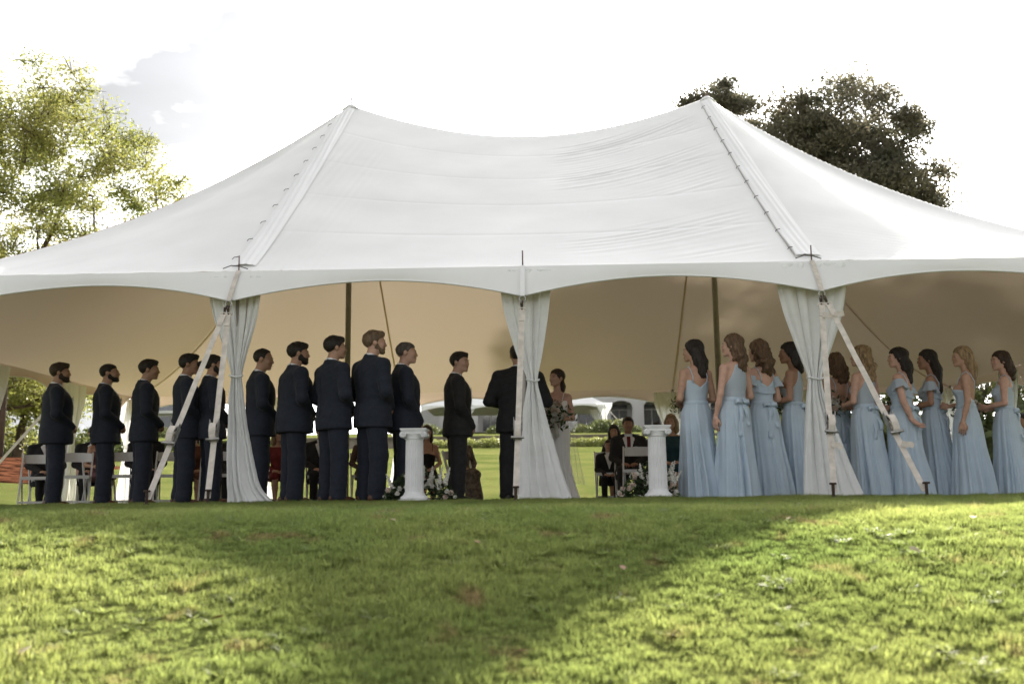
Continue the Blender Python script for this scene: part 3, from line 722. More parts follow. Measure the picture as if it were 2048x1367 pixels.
def head_prims(S_, fem=False, jaw=1.0):
    j = jaw*(0.9 if fem else 1.0)
    S_.ell((-0.018, 0, 0.030), (0.101, 0.078, 0.089), 0.02)
    S_.ell((0.026, 0, -0.035), (0.070, 0.058*j+0.004, 0.082), 0.03)
    S_.cone((0.0, 0.045*j, -0.055), (0.068, 0.014, -0.100), 0.022, 0.016, 0.02); S_.cone((0.0, -0.045*j, -0.055), (0.068, -0.014, -0.100), 0.022, 0.016, 0.02)
    S_.ell((0.072, 0, -0.098), (0.020, 0.022*j, 0.018), 0.015)
    S_.cone((0.082, -0.032, 0.021), (0.082, 0.032, 0.021), 0.011, 0.011, 0.014)
    for s_ in (-1, 1):
        S_.ell((0.096, s_*0.031, 0.002), (0.014, 0.017, 0.011), 0.008, 's'); S_.ell((0.079, s_*0.031, 0.001), (0.013, 0.014, 0.012), 0.004)
        S_.ell((0.066, s_*0.040, -0.030), (0.020, 0.020, 0.020), 0.02)
        S_.ell((-0.012, s_*0.079, -0.010), (0.021, 0.014, 0.033), 0.005); S_.ell((-0.006, s_*0.094, -0.006), (0.010, 0.008, 0.016), 0.004, 's')
    S_.cone((0.090, 0, 0.006), (0.1065, 0, -0.027), 0.008, 0.0105, 0.012)
    S_.ell((0.103, 0.011, -0.034), (0.010, 0.008, 0.007), 0.006); S_.ell((0.103, -0.011, -0.034), (0.010, 0.008, 0.007), 0.006)
    S_.ell((0.090, 0, -0.062), (0.012, 0.023, 0.0065), 0.006); S_.ell((0.088, 0, -0.073), (0.012, 0.020, 0.0065), 0.006)
    S_.ell((0.10, 0, -0.0675), (0.008, 0.024, 0.002), 0.003, 's')

def hand_template(curl):
    S_ = SDF(); ky = (-0.031, -0.010, 0.011, 0.031); ln = (0.066, 0.078, 0.084, 0.076)
    S_.cone((-0.03, 0, 0), (0.02, 0, 0), 0.023, 0.024, 0.015)
    for i, y in enumerate(ky):
        S_.cone((0.015, y*0.6, 0), (0.082-0.006*abs(i-2), y, 0.002), 0.017, 0.0115, 0.014)
        p = np.array([0.082-0.006*abs(i-2), y, 0.002]); a = curl*0.7; L_ = ln[i]
        for seg, fr_ in enumerate((0.45, 0.30, 0.25)):
            q = p+L_*fr_*np.array([math.cos(a), 0.06*(i-1.5)/1.5, -math.sin(a)]); S_.cone(p, q, 0.0092-0.0008*seg, 0.0084-0.0009*seg, 0.004); p = q; a += curl
    p0 = np.array([0.018, 0.020, -0.006]); p1 = np.array([0.048, 0.046, -0.016-0.01*curl]); p2 = np.array([0.076, 0.050-0.012*curl, -0.022-0.018*curl]); p3 = np.array([0.096, 0.044-0.022*curl, -0.026-0.022*curl])
    S_.cone(p0, p1, 0.016, 0.0115, 0.010); S_.cone(p1, p2, 0.0108, 0.0096, 0.004); S_.cone(p2, p3, 0.0095, 0.0078, 0.004)
    return S_.mesh(0.0052)
HAND = {"relaxed": hand_template(0.32), "curled": hand_template(0.95)}
def hand(kind, w, d, palm, right):
    V, F = HAND[kind]; V = V.copy(); F = F.copy()
    if right: V[:, 1] *= -1; F = F[:, ::-1]
    x = np.array(d, float); x /= np.linalg.norm(x); z = -np.array(palm, float); z -= x*(z@x); z /= np.linalg.norm(z); y = np.cross(z, x)
    return V @ np.stack([x, y, z])+np.array(w, float), F
def joinm(parts):
    Vs, Fs, n = [], [], 0
    for V, F in parts: Vs.append(V); Fs.append(F+n); n += len(V)
    return np.concatenate(Vs), np.concatenate(Fs)
def folds(V, F, amp, f, seed, st=(1, 1, 1)):
    n_ = vnormals(V, F); return V+n_*(amp*pnoise(V*np.array(st), f, seed))[:, None]

_shoe = None
def shoe_mesh(mat):
    S_ = SDF(); S_.ell((0.055, 0, 0.035), (0.135, 0.046, 0.040), 0.02); S_.ell((-0.03, 0, 0.055), (0.06, 0.042, 0.05), 0.02)
    S_.func(lambda x, y, z: -z+0*x+0*y, 'i', 0.004)
    V, F = S_.mesh(0.011); return me_arr("shoe", V, F, mat)
SHOE = {}
EYE = None
def small_ball(name, r, mat, n=8):
    m_ = MB(); m_.lathe([(max(1e-4, r*math.sin(PI*i/6)), -r*math.cos(PI*i/6)) for i in range(7)], n); return m_.mesh(name, mat, True)

ARMS = {   # elbow, wrist, hand direction, palm normal for the left arm (y > 0)
    "clasp": ((-0.03, 0.265, 1.14), (0.165, 0.075, 1.0), (0.55, -0.75, -0.35), (-0.6, -0.4, -0.2), "curled"),
    "clasp_low": ((-0.01, 0.26, 1.13), (0.15, 0.085, 0.90), (0.35, -0.6, -0.6), (-0.8, -0.3, 0.1), "curled"),
    "side": ((-0.035, 0.235, 1.13), (0.03, 0.245, 0.88), (0.12, -0.02, -1), (0, -1, -0.1), "relaxed"),
    "hold": ((-0.02, 0.235, 1.13), (0.20, 0.12, 1.10), (0.8, -0.6, 0.1), (-0.3, -1, 0), "curled"),
    "book": ((-0.02, 0.30, 1.14), (0.22, 0.14, 1.12), (0.9, -0.35, 0.1), (0, -0.2, 1), "curled"),
    "behind": ((-0.09, 0.235, 1.13), (-0.16, 0.17, 0.90), (-0.5, -0.35, -0.5), (-0.6, 0.4, 0.6), "relaxed"),
    "lap": ((0.03, 0.25, 1.14), (0.26, 0.10, 1.03), (0.8, -0.5, -0.1), (0, -0.2, -1), "relaxed"),
}
def arm_pts(pose, side, sh):
    e, w, d, p, hk = ARMS[pose]; f = np.array([1, side, 1])
    return np.array(sh)*f, np.array(e)*f, np.array(w)*f, np.array(d)*f, np.array(p)*f, hk

JZ = [0.78, 0.86, 0.95, 1.05, 1.14, 1.24, 1.34, 1.41, 1.46, 1.50]
JC = [0.005, 0.0, -0.002, 0, 0.0, 0.0, -0.006, -0.018, -0.026, -0.03]
JX = [0.164, 0.163, 0.156, 0.146, 0.142, 0.148, 0.147, 0.130, 0.100, 0.072]
JY = [0.222, 0.222, 0.214, 0.198, 0.198, 0.216, 0.222, 0.214, 0.165, 0.092]

def put_head(parent, sp, fr, H_body_mesh_cb=None):
    """hair, beard and eyes for a head frame"""
    global EYE
    R, o = fr; hair = sp.get("hair", "short"); hm = M[sp.get("hcol", "h_dark")]; seed = sp["seed"]
    S_ = SDF(fr)
    def local(x, y, z):
        px, py, pz = x-o[0], y-o[1], z-o[2]
        return (R[0, 0]*px+R[1, 0]*py+R[2, 0]*pz, R[0, 1]*px+R[1, 1]*py+R[2, 1]*pz, R[0, 2]*px+R[1, 2]*py+R[2, 2]*pz)
    if hair in ("short", "bun", "balding", "crop"):
        th = {"short": 0.016, "bun": 0.013, "balding": 0.008, "crop": 0.008}[hair]
        S_.ell((-0.018, 0, 0.036), (0.098+th, 0.077+th*0.8, 0.088+th), 0.02)
        if hair == "short": S_.ell((0.045, 0.0, 0.100), (0.05, 0.055, 0.028), 0.02)
        if hair == "bun": S_.ell((-0.150, 0, 0.015), (0.042, 0.040, 0.040), 0.010)
        px = [-0.2, -0.115, -0.06, -0.035, -0.012, 0.014, 0.030, 0.062, 0.085, 0.12]; pz_ = [-0.09, -0.085, -0.075, -0.02, 0.008, -0.010, 0.030, 0.055, 0.066, 0.085]
        if hair == "balding": px = [-0.2, -0.115, -0.06, -0.035, -0.012, 0.014, 0.030, 0.045, 0.06, 0.12]; pz_ = [-0.09, -0.085, -0.07, -0.02, 0.008, -0.005, 0.045, 0.085, 0.10, 0.2]
        def cut(x, y, z):
            a, b, c = local(x, y, z); return (np.interp(a, px, pz_)-c)*0.8+0.004*np.sin(a*210+seed)*np.sin(b*170)+0.003*np.sin(c*260+b*190)
        S_.func(cut, 'i', 0.006)
    else:
        S_.ell((-0.022, 0, 0.036), (0.112, 0.090, 0.104), 0.02)
        px = [-0.2, -0.07, -0.02, 0.02, 0.045, 0.068, 0.09, 0.12]; pz_ = [-0.6, -0.6, -0.6, -0.07, 0.010, 0.050, 0.075, 0.09]
        ln, wv = sp.get("hlen", 0.30), sp.get("wave", 0.0)
        if hair == "long":
            for y in (-0.05, 0, 0.05):
                S_.cone((-0.05, y, 0.0), (-0.095, y*1.15, -0.13), 0.062, 0.058, 0.02); S_.cone((-0.095, y*1.15, -0.13), (-0.115, y*1.0, -ln), 0.056, 0.030, 0.02)
            if sp.get("side", 1):
                for s_ in (-1, 1): S_.cone((-0.005, s_*0.070, 0.0), (-0.055, s_*0.085, -0.16), 0.026, 0.022, 0.015)
        elif hair == "pony":
            S_.cone((-0.10, 0, -0.03), (-0.125, 0, -0.10), 0.035, 0.040, 0.02); S_.cone((-0.125, 0, -0.10), (-0.11, 0.02, -ln), 0.040, 0.018, 0.02)
            px = [-0.2, -0.08, -0.05, -0.03, -0.01, 0.014, 0.045, 0.068, 0.09, 0.12]; pz_ = [-0.6, -0.6, -0.07, -0.02, 0.012, -0.03, 0.010, 0.050, 0.075, 0.09]
        def cut(x, y, z):
            a, b, c = local(x, y, z); return (np.interp(a, px, pz_)-c)*0.5
        S_.func(cut, 'i', 0.008)
    V, F = S_.mesh(0.010 if hair in ("short", "bun", "balding", "crop") else 0.012)
    n_ = vnormals(V, F)
    if hair in ("long", "pony"):
        L_ = (V-o) @ R; an = np.arctan2(L_[:, 1], -(L_[:, 0]+0.02)+0.02); wv = sp.get("wave", 0.0)
        st = np.sin(an*26+L_[:, 2]*9+seed)+0.7*np.sin(an*15-L_[:, 2]*13)+1.1*wv*np.sin(L_[:, 2]*55+an*5+seed)+0.9*wv*np.sin(L_[:, 2]*38-an*9)
        lowf = smooth01((-L_[:, 2]+0.06)/0.2)
        V = V+n_*((0.0035+0.006*wv*lowf)*st)[:, None]+n_*(0.010*lowf*pnoise(V, 7, seed))[:, None]
    else:
        V = V+n_*(0.0045*pnoise(V, 12, seed, 2)+0.003*pnoise(V, 30, seed+1, 1))[:, None]
    ho = link("hair", me_arr("hair", V, F, hm), parent)
    if hair in ("long", "pony") and sp.get("strands", 1):      # loose locks over the surface
        rg = np.random.default_rng(seed); wv = sp.get("wave", 0.0); mbs = MB(); hl = sp.get("hlen", 0.3)
        for k in range(26):
            y0 = rg.uniform(-0.075, 0.075); x0 = -0.03-0.085*math.sqrt(max(0.05, 1-(y0/0.095)**2)); zt = rg.uniform(-0.02, 0.06); ph = rg.uniform(0, 6.28); pts = []
            for f in np.linspace(0, 1, 9):
                z = zt-(zt+hl+rg.uniform(-.01, .03))*f; bx2 = np.interp(z, [-0.4, -0.13, 0.0, 0.07], [-0.150, -0.153, -0.118, -0.105])
                q = np.array([bx2+0.028*(y0/0.075)**2+0.010*f+0.010*wv*math.sin(z*40+ph), y0*(1.25-0.25*f)+0.012*(0.3+wv)*math.sin(z*33+ph), z]); pts.append(R @ q+o)
            mbs.tube(pts, [0.006, 0.008, 0.009, 0.009, 0.009, 0.008, 0.007, 0.005, 0.002], 5)
        if hair == "long": mbs.build("loose_locks", hm, ho, smooth=True)
    if sp.get("beard"):
        B = SDF(fr); t = 0.005 if sp["beard"] == 1 else 0.002
        B.g = t; B.ell((0.026, 0, -0.035), (0.070, 0.060, 0.082), 0.02); B.ell((0.072, 0, -0.098), (0.021, 0.024, 0.020), 0.015)
        for s_ in (-1, 1): B.cone((0.0, s_*0.045, -0.055), (0.068, s_*0.014, -0.100), 0.024, 0.018, 0.02); B.cone((0.0, s_*0.058, -0.01), (0.0, s_*0.050, -0.055), 0.018, 0.022, 0.02)
        B.g = 0.0
        bx_ = [-0.1, -0.022, -0.012, 0.022, 0.05, 0.075, 0.09, 0.14]; bz_ = [-0.25, -0.12, 0.0, -0.012, -0.046, -0.052, -0.046, -0.046]
        def cutb(x, y, z):
            a, b, c = local(x, y, z); return (c-np.interp(a, bx_, bz_))*0.7
        B.func(cutb, 'i', 0.004)
        V, F = B.mesh(0.010); V = folds(V, F, 0.003, 14, seed); link("beard", me_arr("beard", V, F, hm), parent)
    if sp.get("eyes", 1):
        if EYE is None: EYE = small_ball("eye", 0.0088, M["eye"])
        for s_ in (-1, 1):
            q = R @ np.array([0.0835, s_*0.031, 0.001])+o; link("eye", EYE, parent, loc=tuple(q), scale=(1, 1, 0.62))
            b0 = R @ np.array([0.094, s_*0.016, 0.022])+o; b1 = R @ np.array([0.093, s_*0.034, 0.026])+o; b2 = R @ np.array([0.080, s_*0.048, 0.019])+o
            MB().tube([b0, b1, b2], [0.003, 0.0036, 0.002], 5).build("eyebrow", hm, parent)

def person(sp):
    """sp: dict describing one figure; front is +X, modelled 1.80 m tall"""
    fem = sp.get("fem", False); seat = sp.get("seat", False); seed = sp["seed"]; b = sp.get("build", 1.0)
    H = sp["H"]; sc = H/1.80
    if seat: sc = sp["H"]/1.37
    dz = -0.43 if seat else 0.0
    t = thing("person", sp["label"], "person", (sp["x"], sp["y"], sp.get("z", 0.0)), math.radians(sp["head"]), sp.get("group"), (sc*(1.04 if fem else 1.08), sc*(1.04 if fem else 1.08), sc))
    if not seat: t.rotation_euler = (math.radians(1.3*math.sin(seed*2.3)), math.radians(1.0*math.cos(seed*1.7)), math.radians(sp["head"]))
    hy = math.radians(sp.get("look", 0)); hp = math.radians(sp.get("tilt", 0))
    lean = sp.get("lean", 0.0)
    fr = (rotm(hy, hp)*1.0, np.array([0.015 if not fem else 0.01, 0, 1.685+dz])+rotm(hy, 0) @ np.array([0.008, 0, 0]))
    skin = M[sp.get("skin", "skin")]
    parts = []
    poses = sp.get("arms", ("clasp", "clasp"))
    shy = 0.200 if not fem else 0.150
    sh = (-0.022, shy, 1.425 if not fem else 1.420)
    # ---- continuous body: head, neck, torso, arms
    B = SDF(); Bh = SDF(fr); head_prims(Bh, fem, sp.get("jaw", 1.0))
    nk = 0.9 if fem else 1.12
    B.p += Bh.p
    B.cone((-0.012+0.01*math.cos(hy), 0.01*math.sin(hy), 1.60+dz), (-0.032, 0, 1.47+dz), 0.050*nk, 0.056*nk, 0.025)
    def torso(Q, g=0.0):
        Q.g = g
        if fem:
            Q.prof(np.array([0.88, 0.96, 1.03, 1.09, 1.16, 1.23, 1.30, 1.37, 1.43, 1.47])+dz, [-0.008, -0.004, 0.0, 0.002, 0.002, 0.002, -0.002, -0.012, -0.022, -0.028],
                   np.array([0.125, 0.118, 0.104, 0.094, 0.096, 0.104, 0.106, 0.094, 0.076, 0.060])*(0.5+0.5*b), np.array([0.172, 0.162, 0.138, 0.122, 0.126, 0.138, 0.146, 0.150, 0.118, 0.075])*b, 0.03)
            for s_ in (-1, 1): Q.ell((0.075*b, s_*0.062, 1.275+dz), (0.052, 0.060, 0.056), 0.035)
        else:
            Q.prof(np.array([0.88, 1.05, 1.24, 1.36, 1.44, 1.48])+dz, [0, 0, 0, -0.01, -0.025, -0.03], np.array([0.10, 0.09, 0.10, 0.095, 0.075, 0.06]), np.array([0.14, 0.13, 0.15, 0.155, 0.12, 0.075]), 0.03)
        for s_ in (-1, 1): Q.cone((-0.028, s_*0.045, 1.462+dz), (sh[0], s_*shy*0.96, sh[2]+dz), 0.040, 0.045 if fem else 0.05, 0.03)
        Q.g = 0.0
    torso(B)
    ap = {}
    for s_, pz in ((1, poses[0]), (-1, poses[1])):
        a_, e_, w_, d_, p_, hk = arm_pts(pz, s_, sh)
        a_ = a_+[0, 0, dz]; e_ = e_+[0, 0, dz]; w_ = w_+[0, 0, dz]
        if fem: e_[1] *= 0.90; w_[1] *= 0.92
        ap[s_] = (a_, e_, w_, d_, p_, hk)
        if fem and not sp.get("sleeves"):
            ab = 0.5+0.5*b if b > 1 else 1.0; ab = ab*ab
            B.cone(a_, e_, 0.044*ab, 0.034*ab, 0.03); B.cone(e_, e_*0.55+w_*0.45, 0.034*ab, 0.032*ab, 0.015); B.cone(e_*0.55+w_*0.45, w_, 0.032*ab, 0.022, 0.015)
    hh = sp.get("h", 0.0098)
    V, F = B.mesh(hh, 1.50+dz if not fem else 1.14+dz, 0.02 if not fem else 0.016); V = relax(V, F, 1, 0.3)
    parts.append((V, F))
    for s_ in (1, -1):
        a_, e_, w_, d_, p_, hk = ap[s_]; parts.append(hand(hk, w_, d_, p_, s_ < 0))
    if seat and fem:
        L_ = SDF()
        for s_ in (-1, 1): L_.cone((0.38, s_*0.07, 0.50), (0.39, s_*0.07, 0.30), 0.055, 0.052, 0.02); L_.cone((0.39, s_*0.07, 0.30), (0.40, s_*0.07, 0.07), 0.052, 0.032, 0.02); L_.ell((0.45, s_*0.07, 0.035), (0.11, 0.038, 0.035), 0.02)
        parts.append(L_.mesh(0.016))
    V, F = joinm(parts); link("body", me_arr("body", V, F, skin), t)
    put_head(t, sp, fr)
    MB().tube([fr[0] @ np.array([0.094, -0.020, -0.067])+fr[1], fr[0] @ np.array([0.101, 0, -0.068])+fr[1], fr[0] @ np.array([0.094, 0.020, -0.067])+fr[1]], [0.002, 0.0045, 0.002], 5).build("lips", M["lips"], t)
    suit = M[sp.get("suit", "navy")]
    if not fem:
        # ---- shirt, jacket, trousers, shoes
        bx_ = b; by_ = 0.4+0.6*b
        jx = np.array(JX)*(1+(bx_-1)*np.array([1, 1.1, 1.25, 1.4, 1.3, 1.0, 0.8, 0.5, 0.2, 0])); jy = np.array(JY)*by_; jz = np.array(JZ)+dz
        Sh = SDF(); Sh.prof(jz[4:], JC[4:], jx[4:]-0.010, jy[4:]-0.012, 0.02)
        Sh.cone((-0.034, 0, 1.44+dz), (-0.016, 0, 1.57+dz), 0.070, 0.066, 0.02); Sh.func(lambda x, y, z: (z-(1.548+dz)+0.30*x+0*y)*0.9, 'i', 0.003)
        V, F = Sh.mesh(0.013); shirt = link("shirt", me_arr("shirt", V, F, M["shirt"]), t)
        J = SDF(); J.prof(jz, JC, jx, jy, 0.03); J.cone((-0.036, 0, 1.465+dz), (-0.027, 0, 1.508+dz), 0.086, 0.079, 0.02)
        for s_ in (-1, 1): J.cone((-0.034, s_*0.03, 1.497+dz), (-0.026, s_*0.13, 1.462+dz), 0.046, 0.050, 0.03); J.cone((-0.03, s_*0.06, 1.474+dz), (-0.024, s_*0.200*by_, 1.436+dz), 0.052, 0.063, 0.035)
        for s_ in (1, -1):
            a_, e_, w_, d_, p_, hk = ap[s_]; ev = e_*np.array([1, by_, 1]); ap[s_] = (a_, ev, w_, d_, p_, hk)
            dv = (w_-ev)/np.linalg.norm(w_-ev); we = w_-dv*0.005
            J.cone(a_*np.array([1, by_, 1])+[0, 0, -0.004], ev, 0.072, 0.062, 0.035); J.cone(ev, we, 0.062, 0.045, 0.02)
        vt = 1.13+dz if not sp.get("buttoned") else 1.24+dz
        def vcut(x, y, z): return np.maximum(np.maximum(0.03-x, np.abs(y)-(z-vt)*0.26), vt-z)*0.8
        J.func(vcut, 's', 0.008)
        J.func(lambda x, y, z: np.sqrt((x+0.017)**2+y**2+0*z)-0.0675+np.maximum(0, (1.45+dz)-z)*4, 's', 0.006)
        V, F = J.mesh(0.0135); V = relax(V, F, 1, 0.4)
        V = folds(V, F, 0.0085, 2.4, seed, (1, 1, 1.7)); V = folds(V, F, 0.0050, 5.5, seed+3, (0.8, 0.8, 2.2))
        jk = link("jacket", me_arr("jacket", V, F, suit), t)
        # vent and centre-back seam
        sm_ = []
        for zq in np.linspace(0.785, 1.42, 18):
            zz = zq+dz; sm_.append((float(np.interp(zz, jz, JC))-float(np.interp(zz, jz, jx))-0.0005, 0.0, zz))
        if not seat:
            MB().tube(sm_, 0.0022, 5).build("back_seam", suit, jk)
            MB().strip([(p[0]-0.001, 0.004*math.sin(k), p[2]) for k, p in enumerate(sm_[:6])], (0, 1, 0), 0.006, 0.004).build("vent", M["black"], jk)
        if sp.get("tie"):
            tm = pmat("necktie", sp["tie"], 0.6, 0.2, 20); pts = []; wd_ = []
            for zq in np.linspace(1.485, 1.15, 10):
                zz = zq+dz; xx = max(float(np.interp(zz, jz, JC))+float(np.interp(zz, jz, jx))-0.003, 0.055); pts.append((xx+0.004, 0, zz))
            MB().strip(pts, (0, 1, 0), 0.055, 0.010).build("necktie", tm, t)
        if sp.get("flower"):
            q = (float(np.interp(1.33+dz, jz, jx))*0.90, 0.10, 1.335+dz)
            bf = MB()
            for k in range(5): bf.lathe([(0.004, -0.014), (0.016, -0.004), (0.014, 0.008), (0.003, 0.013)], 7, c=(q[0]+0.012+0.01*math.cos(k*1.3), q[1]+0.018*math.sin(k*1.7), q[2]+0.016*(k-2)*0.6))
            bo = bf.build("boutonniere", M["petal"], jk, smooth=True)
            lf = MB()
            for k in range(5): lf.tube([q, (q[0]+0.035, q[1]+0.03*math.sin(k*2.1), q[2]-0.03+0.022*k)], [0.006, 0.002], 5)
            lf.build("sprig", M["leaf"], bo)
        if sp.get("pocket"):
            MB().box((float(np.interp(1.30+dz, jz, jx))*0.93, 0.095, 1.305+dz), (0.02, 0.055, 0.022), rotm_m(0.1)).build("pocket_square", M["shirt"], jk)
        T = SDF()
        if not seat:
            st = sp.get("stance", 0.10)
            T.prof([0.80, 0.88, 0.96, 1.02], [-0.005, -0.005, 0, 0], np.array([0.118, 0.126, 0.122, 0.115])*b**0.5, np.array([0.155, 0.172, 0.17, 0.16])*by_, 0.03)
            for s_ in (-1, 1):
                T.cone((-0.005, s_*0.085, 0.84), (0.008, s_*st, 0.49), 0.106, 0.090, 0.02); T.cone((0.008, s_*st, 0.49), (-0.012, s_*(st+0.005), 0.055), 0.090, 0.086, 0.03)
            T.func(lambda x, y, z: 0.035-z+0*x+0*y, 'i', 0.004)
        else:
            T.prof([0.40, 0.48, 0.58, 0.62], [0.0, 0.0, 0, 0], [0.12, 0.13, 0.12, 0.115], [0.16, 0.175, 0.17, 0.16], 0.03)
            for s_ in (-1, 1):
                T.cone((0.0, s_*0.09, 0.50), (0.42, s_*0.13, 0.50), 0.085, 0.070, 0.03); T.cone((0.42, s_*0.13, 0.50), (0.40, s_*0.12, 0.06), 0.068, 0.062, 0.03)
            T.func(lambda x, y, z: 0.035-z+0*x+0*y, 'i', 0.004)
        V, F = T.mesh(0.015); V = relax(V, F, 1, 0.4)
        lowz = 1+1.2*np.exp(-((V[:, 2]-0.10)/0.10)**2)
        n_ = vnormals(V, F); V = V+n_*(0.0095*lowz*pnoise(V*np.array([1, 1, 1.7]), 2.6, seed+1))[:, None]
        link("trousers", me_arr("trousers", V, F, M[sp.get("trousers", sp.get("suit", "navy"))]), t)
        smn = sp.get("shoes", "leather")
        if smn not in SHOE: SHOE[smn] = shoe_mesh(M[smn])
        for s_ in (-1, 1):
            if not seat: link("shoe", SHOE[smn], t, loc=(-0.02, s_*(sp.get("stance", 0.10)+0.008), 0), rz=s_*0.16)
            else: link("shoe", SHOE[smn], t, loc=(0.42, s_*0.125, 0), rz=s_*0.1)
    else:
        dm = sp.get("dmat") or M["dress"]; style = sp.get("style", "strap")
        Bd = SDF(); torso(Bd, 0.0075)
        if style in ("halter",):
            def top(x, y, z): return np.maximum(np.maximum(z-(1.47+dz), np.abs(y)-(0.150-np.maximum(z-(1.22+dz), 0)*0.42)), (1.03+dz)-z)
        elif style == "high":
            def top(x, y, z): return np.maximum(z-(1.465+dz)+0*x+0*y, (0.98+dz)-z)
        elif style == "open":
            def top(x, y, z): return np.maximum(z-(1.31+dz)+np.where(x < 0, 0.16*np.clip(-x/0.08, 0, 1), 0.25*np.abs(y)), (1.03+dz)-z)
        else:   # straps with a V in front and behind
            def top(x, y, z): return np.maximum(z-(1.255+dz)-np.minimum(np.abs(y), 0.10)*0.85-np.where(x > 0, 0.03, 0), (1.03+dz)-z)
        Bd.func(top, 'i', 0.005)
        V, F = Bd.mesh(0.0115, None, None); V = folds(V, F, 0.0015, 8, seed)
        dr = link("bodice", me_arr("bodice", V, F, dm if style != "halter" else (sp.get("topmat") or M["chiffon"])), t)
        if style in ("strap", "open", "ruffle"):
            for s_ in (-1, 1):
                pts = [(0.090, s_*0.085, 1.31+dz), (0.058, s_*0.092, 1.40+dz), (0.012, s_*0.096, 1.472+dz), (-0.030, s_*0.097, 1.497+dz), (-0.075, s_*0.095, 1.46+dz), (-0.112, s_*0.090, 1.38+dz), (-0.108, s_*0.085, 1.30+dz)]
                MB().tube(pts, 0.0050, 6).build("strap", dm, dr, smooth=True)
        if style == "ruffle":
            for s_ in (-1, 1):
                a_, e_ = ap[s_][0], ap[s_][1]; ax_ = (e_-a_)/np.linalg.norm(e_-a_); nv, nu = 8, 48; V = np.zeros((nv, nu, 3))
                u1 = np.cross(ax_, [1, 0, 0]); u1 /= np.linalg.norm(u1); u2 = np.cross(ax_, u1)
                for i in range(nv):
                    f = i/(nv-1); r_ = (0.060+0.030*f)*(0.6+0.4*b)
                    for j in range(nu):
                        an = 2*PI*j/nu; q = r_+0.010*f*math.sin(an*7+seed)+0.006*f*math.sin(an*4+2)
                        V[i, j] = a_+ax_*(0.035+0.125*f+0.010*math.sin(an*3+seed)*f)+q*(u1*math.cos(an)+u2*math.sin(an))
                link("ruffle_sleeve", me_arr("ruffle_sleeve", V.reshape(-1, 3), grid_faces(nu, nv, True), M["chiffon"]), t)
            nv, nu = 5, 80; V = np.zeros((nv, nu, 3))
            for i in range(nv):
                f = i/(nv-1)
                for j in range(nu):
                    an = 2*PI*j/nu; zt = 1.30+dz-(0.05 if math.cos(an) < 0 else 0.0)*abs(math.cos(an))
                    V[i, j] = ((0.115*b**0.5+0.018*f+0.006*f*math.sin(an*11))*math.cos(an)+0.003, (0.150*b+0.012*f+0.006*f*math.sin(an*11))*math.sin(an), zt-0.075*f)
            link("ruffle_band", me_arr("ruffle_band", V.reshape(-1, 3), grid_faces(nu, nv, True), M["chiffon"]), dr)
        if sp.get("sleeves"):
            Q = SDF()
            for s_ in (1, -1): a_, e_, w_ = ap[s_][:3]; Q.cone(a_, e_, 0.056, 0.048, 0.03); Q.cone(e_, w_, 0.048, 0.034, 0.02)
            V, F = Q.mesh(0.014); V = folds(V, F, 0.004, 4, seed); link("sleeves", me_arr("sleeves", V, F, dm), t)
        if not seat:
            # ---- floor-length skirt with falling pleats
            nu, nv = 168, 56; r_ = np.random.default_rng(seed); ph = r_.uniform(0, 6.28, 8)
            zz = np.linspace(1.085, 0.012, nv); th = np.linspace(0, 2*PI, nu, endpoint=False); TH, Z = np.meshgrid(th, zz)
            hx = sp.get("hem", (0.235, 0.225)); tr_ = sp.get("train", 0.03)
            rx = pchip(Z, [0, 0.3, 0.6, 0.80, 0.93, 1.0, 1.06, 1.09], np.array([hx[0], hx[0]*0.86, hx[0]*0.72, 0.158, 0.142, 0.126, 0.108, 0.102])*np.array([1, 1, 1, b, b, b, b, b]))
            ry = pchip(Z, [0, 0.3, 0.6, 0.80, 0.93, 1.0, 1.06, 1.09], np.array([hx[1], hx[1]*0.90, hx[1]*0.84, 0.186, 0.184, 0.168, 0.140, 0.128])*np.array([1, 1, 1, b, b, b, b, b]))
            if sp.get("fit"):
                rx = pchip(Z, [0, 0.15, 0.35, 0.55, 0.80, 0.93, 1.0, 1.06, 1.09], [hx[0], hx[0]*0.82, 0.165, 0.145, 0.148, 0.140, 0.126, 0.108, 0.102]); ry = pchip(Z, [0, 0.15, 0.35, 0.55, 0.80, 0.93, 1.0, 1.06, 1.09], [hx[1], hx[1]*0.8, 0.170, 0.160, 0.178, 0.180, 0.165, 0.138, 0.126])
            am = (0.004+0.034*smooth01((1.05-Z)/1.0))*(0.35 if sp.get("fit") else 1.0)
            q = TH+0.10*np.sin(2*TH+ph[0])+0.06*np.sin(5*TH+ph[1]+Z*0.5)+0.05*np.sin(Z*2+ph[4])
            fl = 0.55*np.sin(11*q+ph[2])+0.40*np.sin(17*q+ph[3]+0.5*np.sin(Z*3))+0.28*np.sin(29*q+ph[5])
            fl = np.sign(fl)*np.abs(fl)**0.8*(0.75+0.45*np.sin(TH*3+ph[6])+0.25*np.sin(TH*7+ph[7]+Z*2))
            fl = fl+0.35*pnoise(np.stack([np.cos(TH), np.sin(TH), Z*0.9], -1).reshape(-1, 3), 0.7, seed).reshape(TH.shape)
            cx = -0.004-tr_*smooth01((0.9-Z)/0.9)
            Xv = cx+(rx+am*fl)*np.cos(TH); Yv = (ry+am*fl)*np.sin(TH)
            ws = sp.get("sway", 0.0)*smooth01((0.8-Z)/0.8); Yv = Yv+ws
            link("skirt", me_arr("skirt", np.stack([Xv, Yv, Z], -1).reshape(-1, 3), grid_faces(nu, nv, True)[:, ::-1], dm), t)
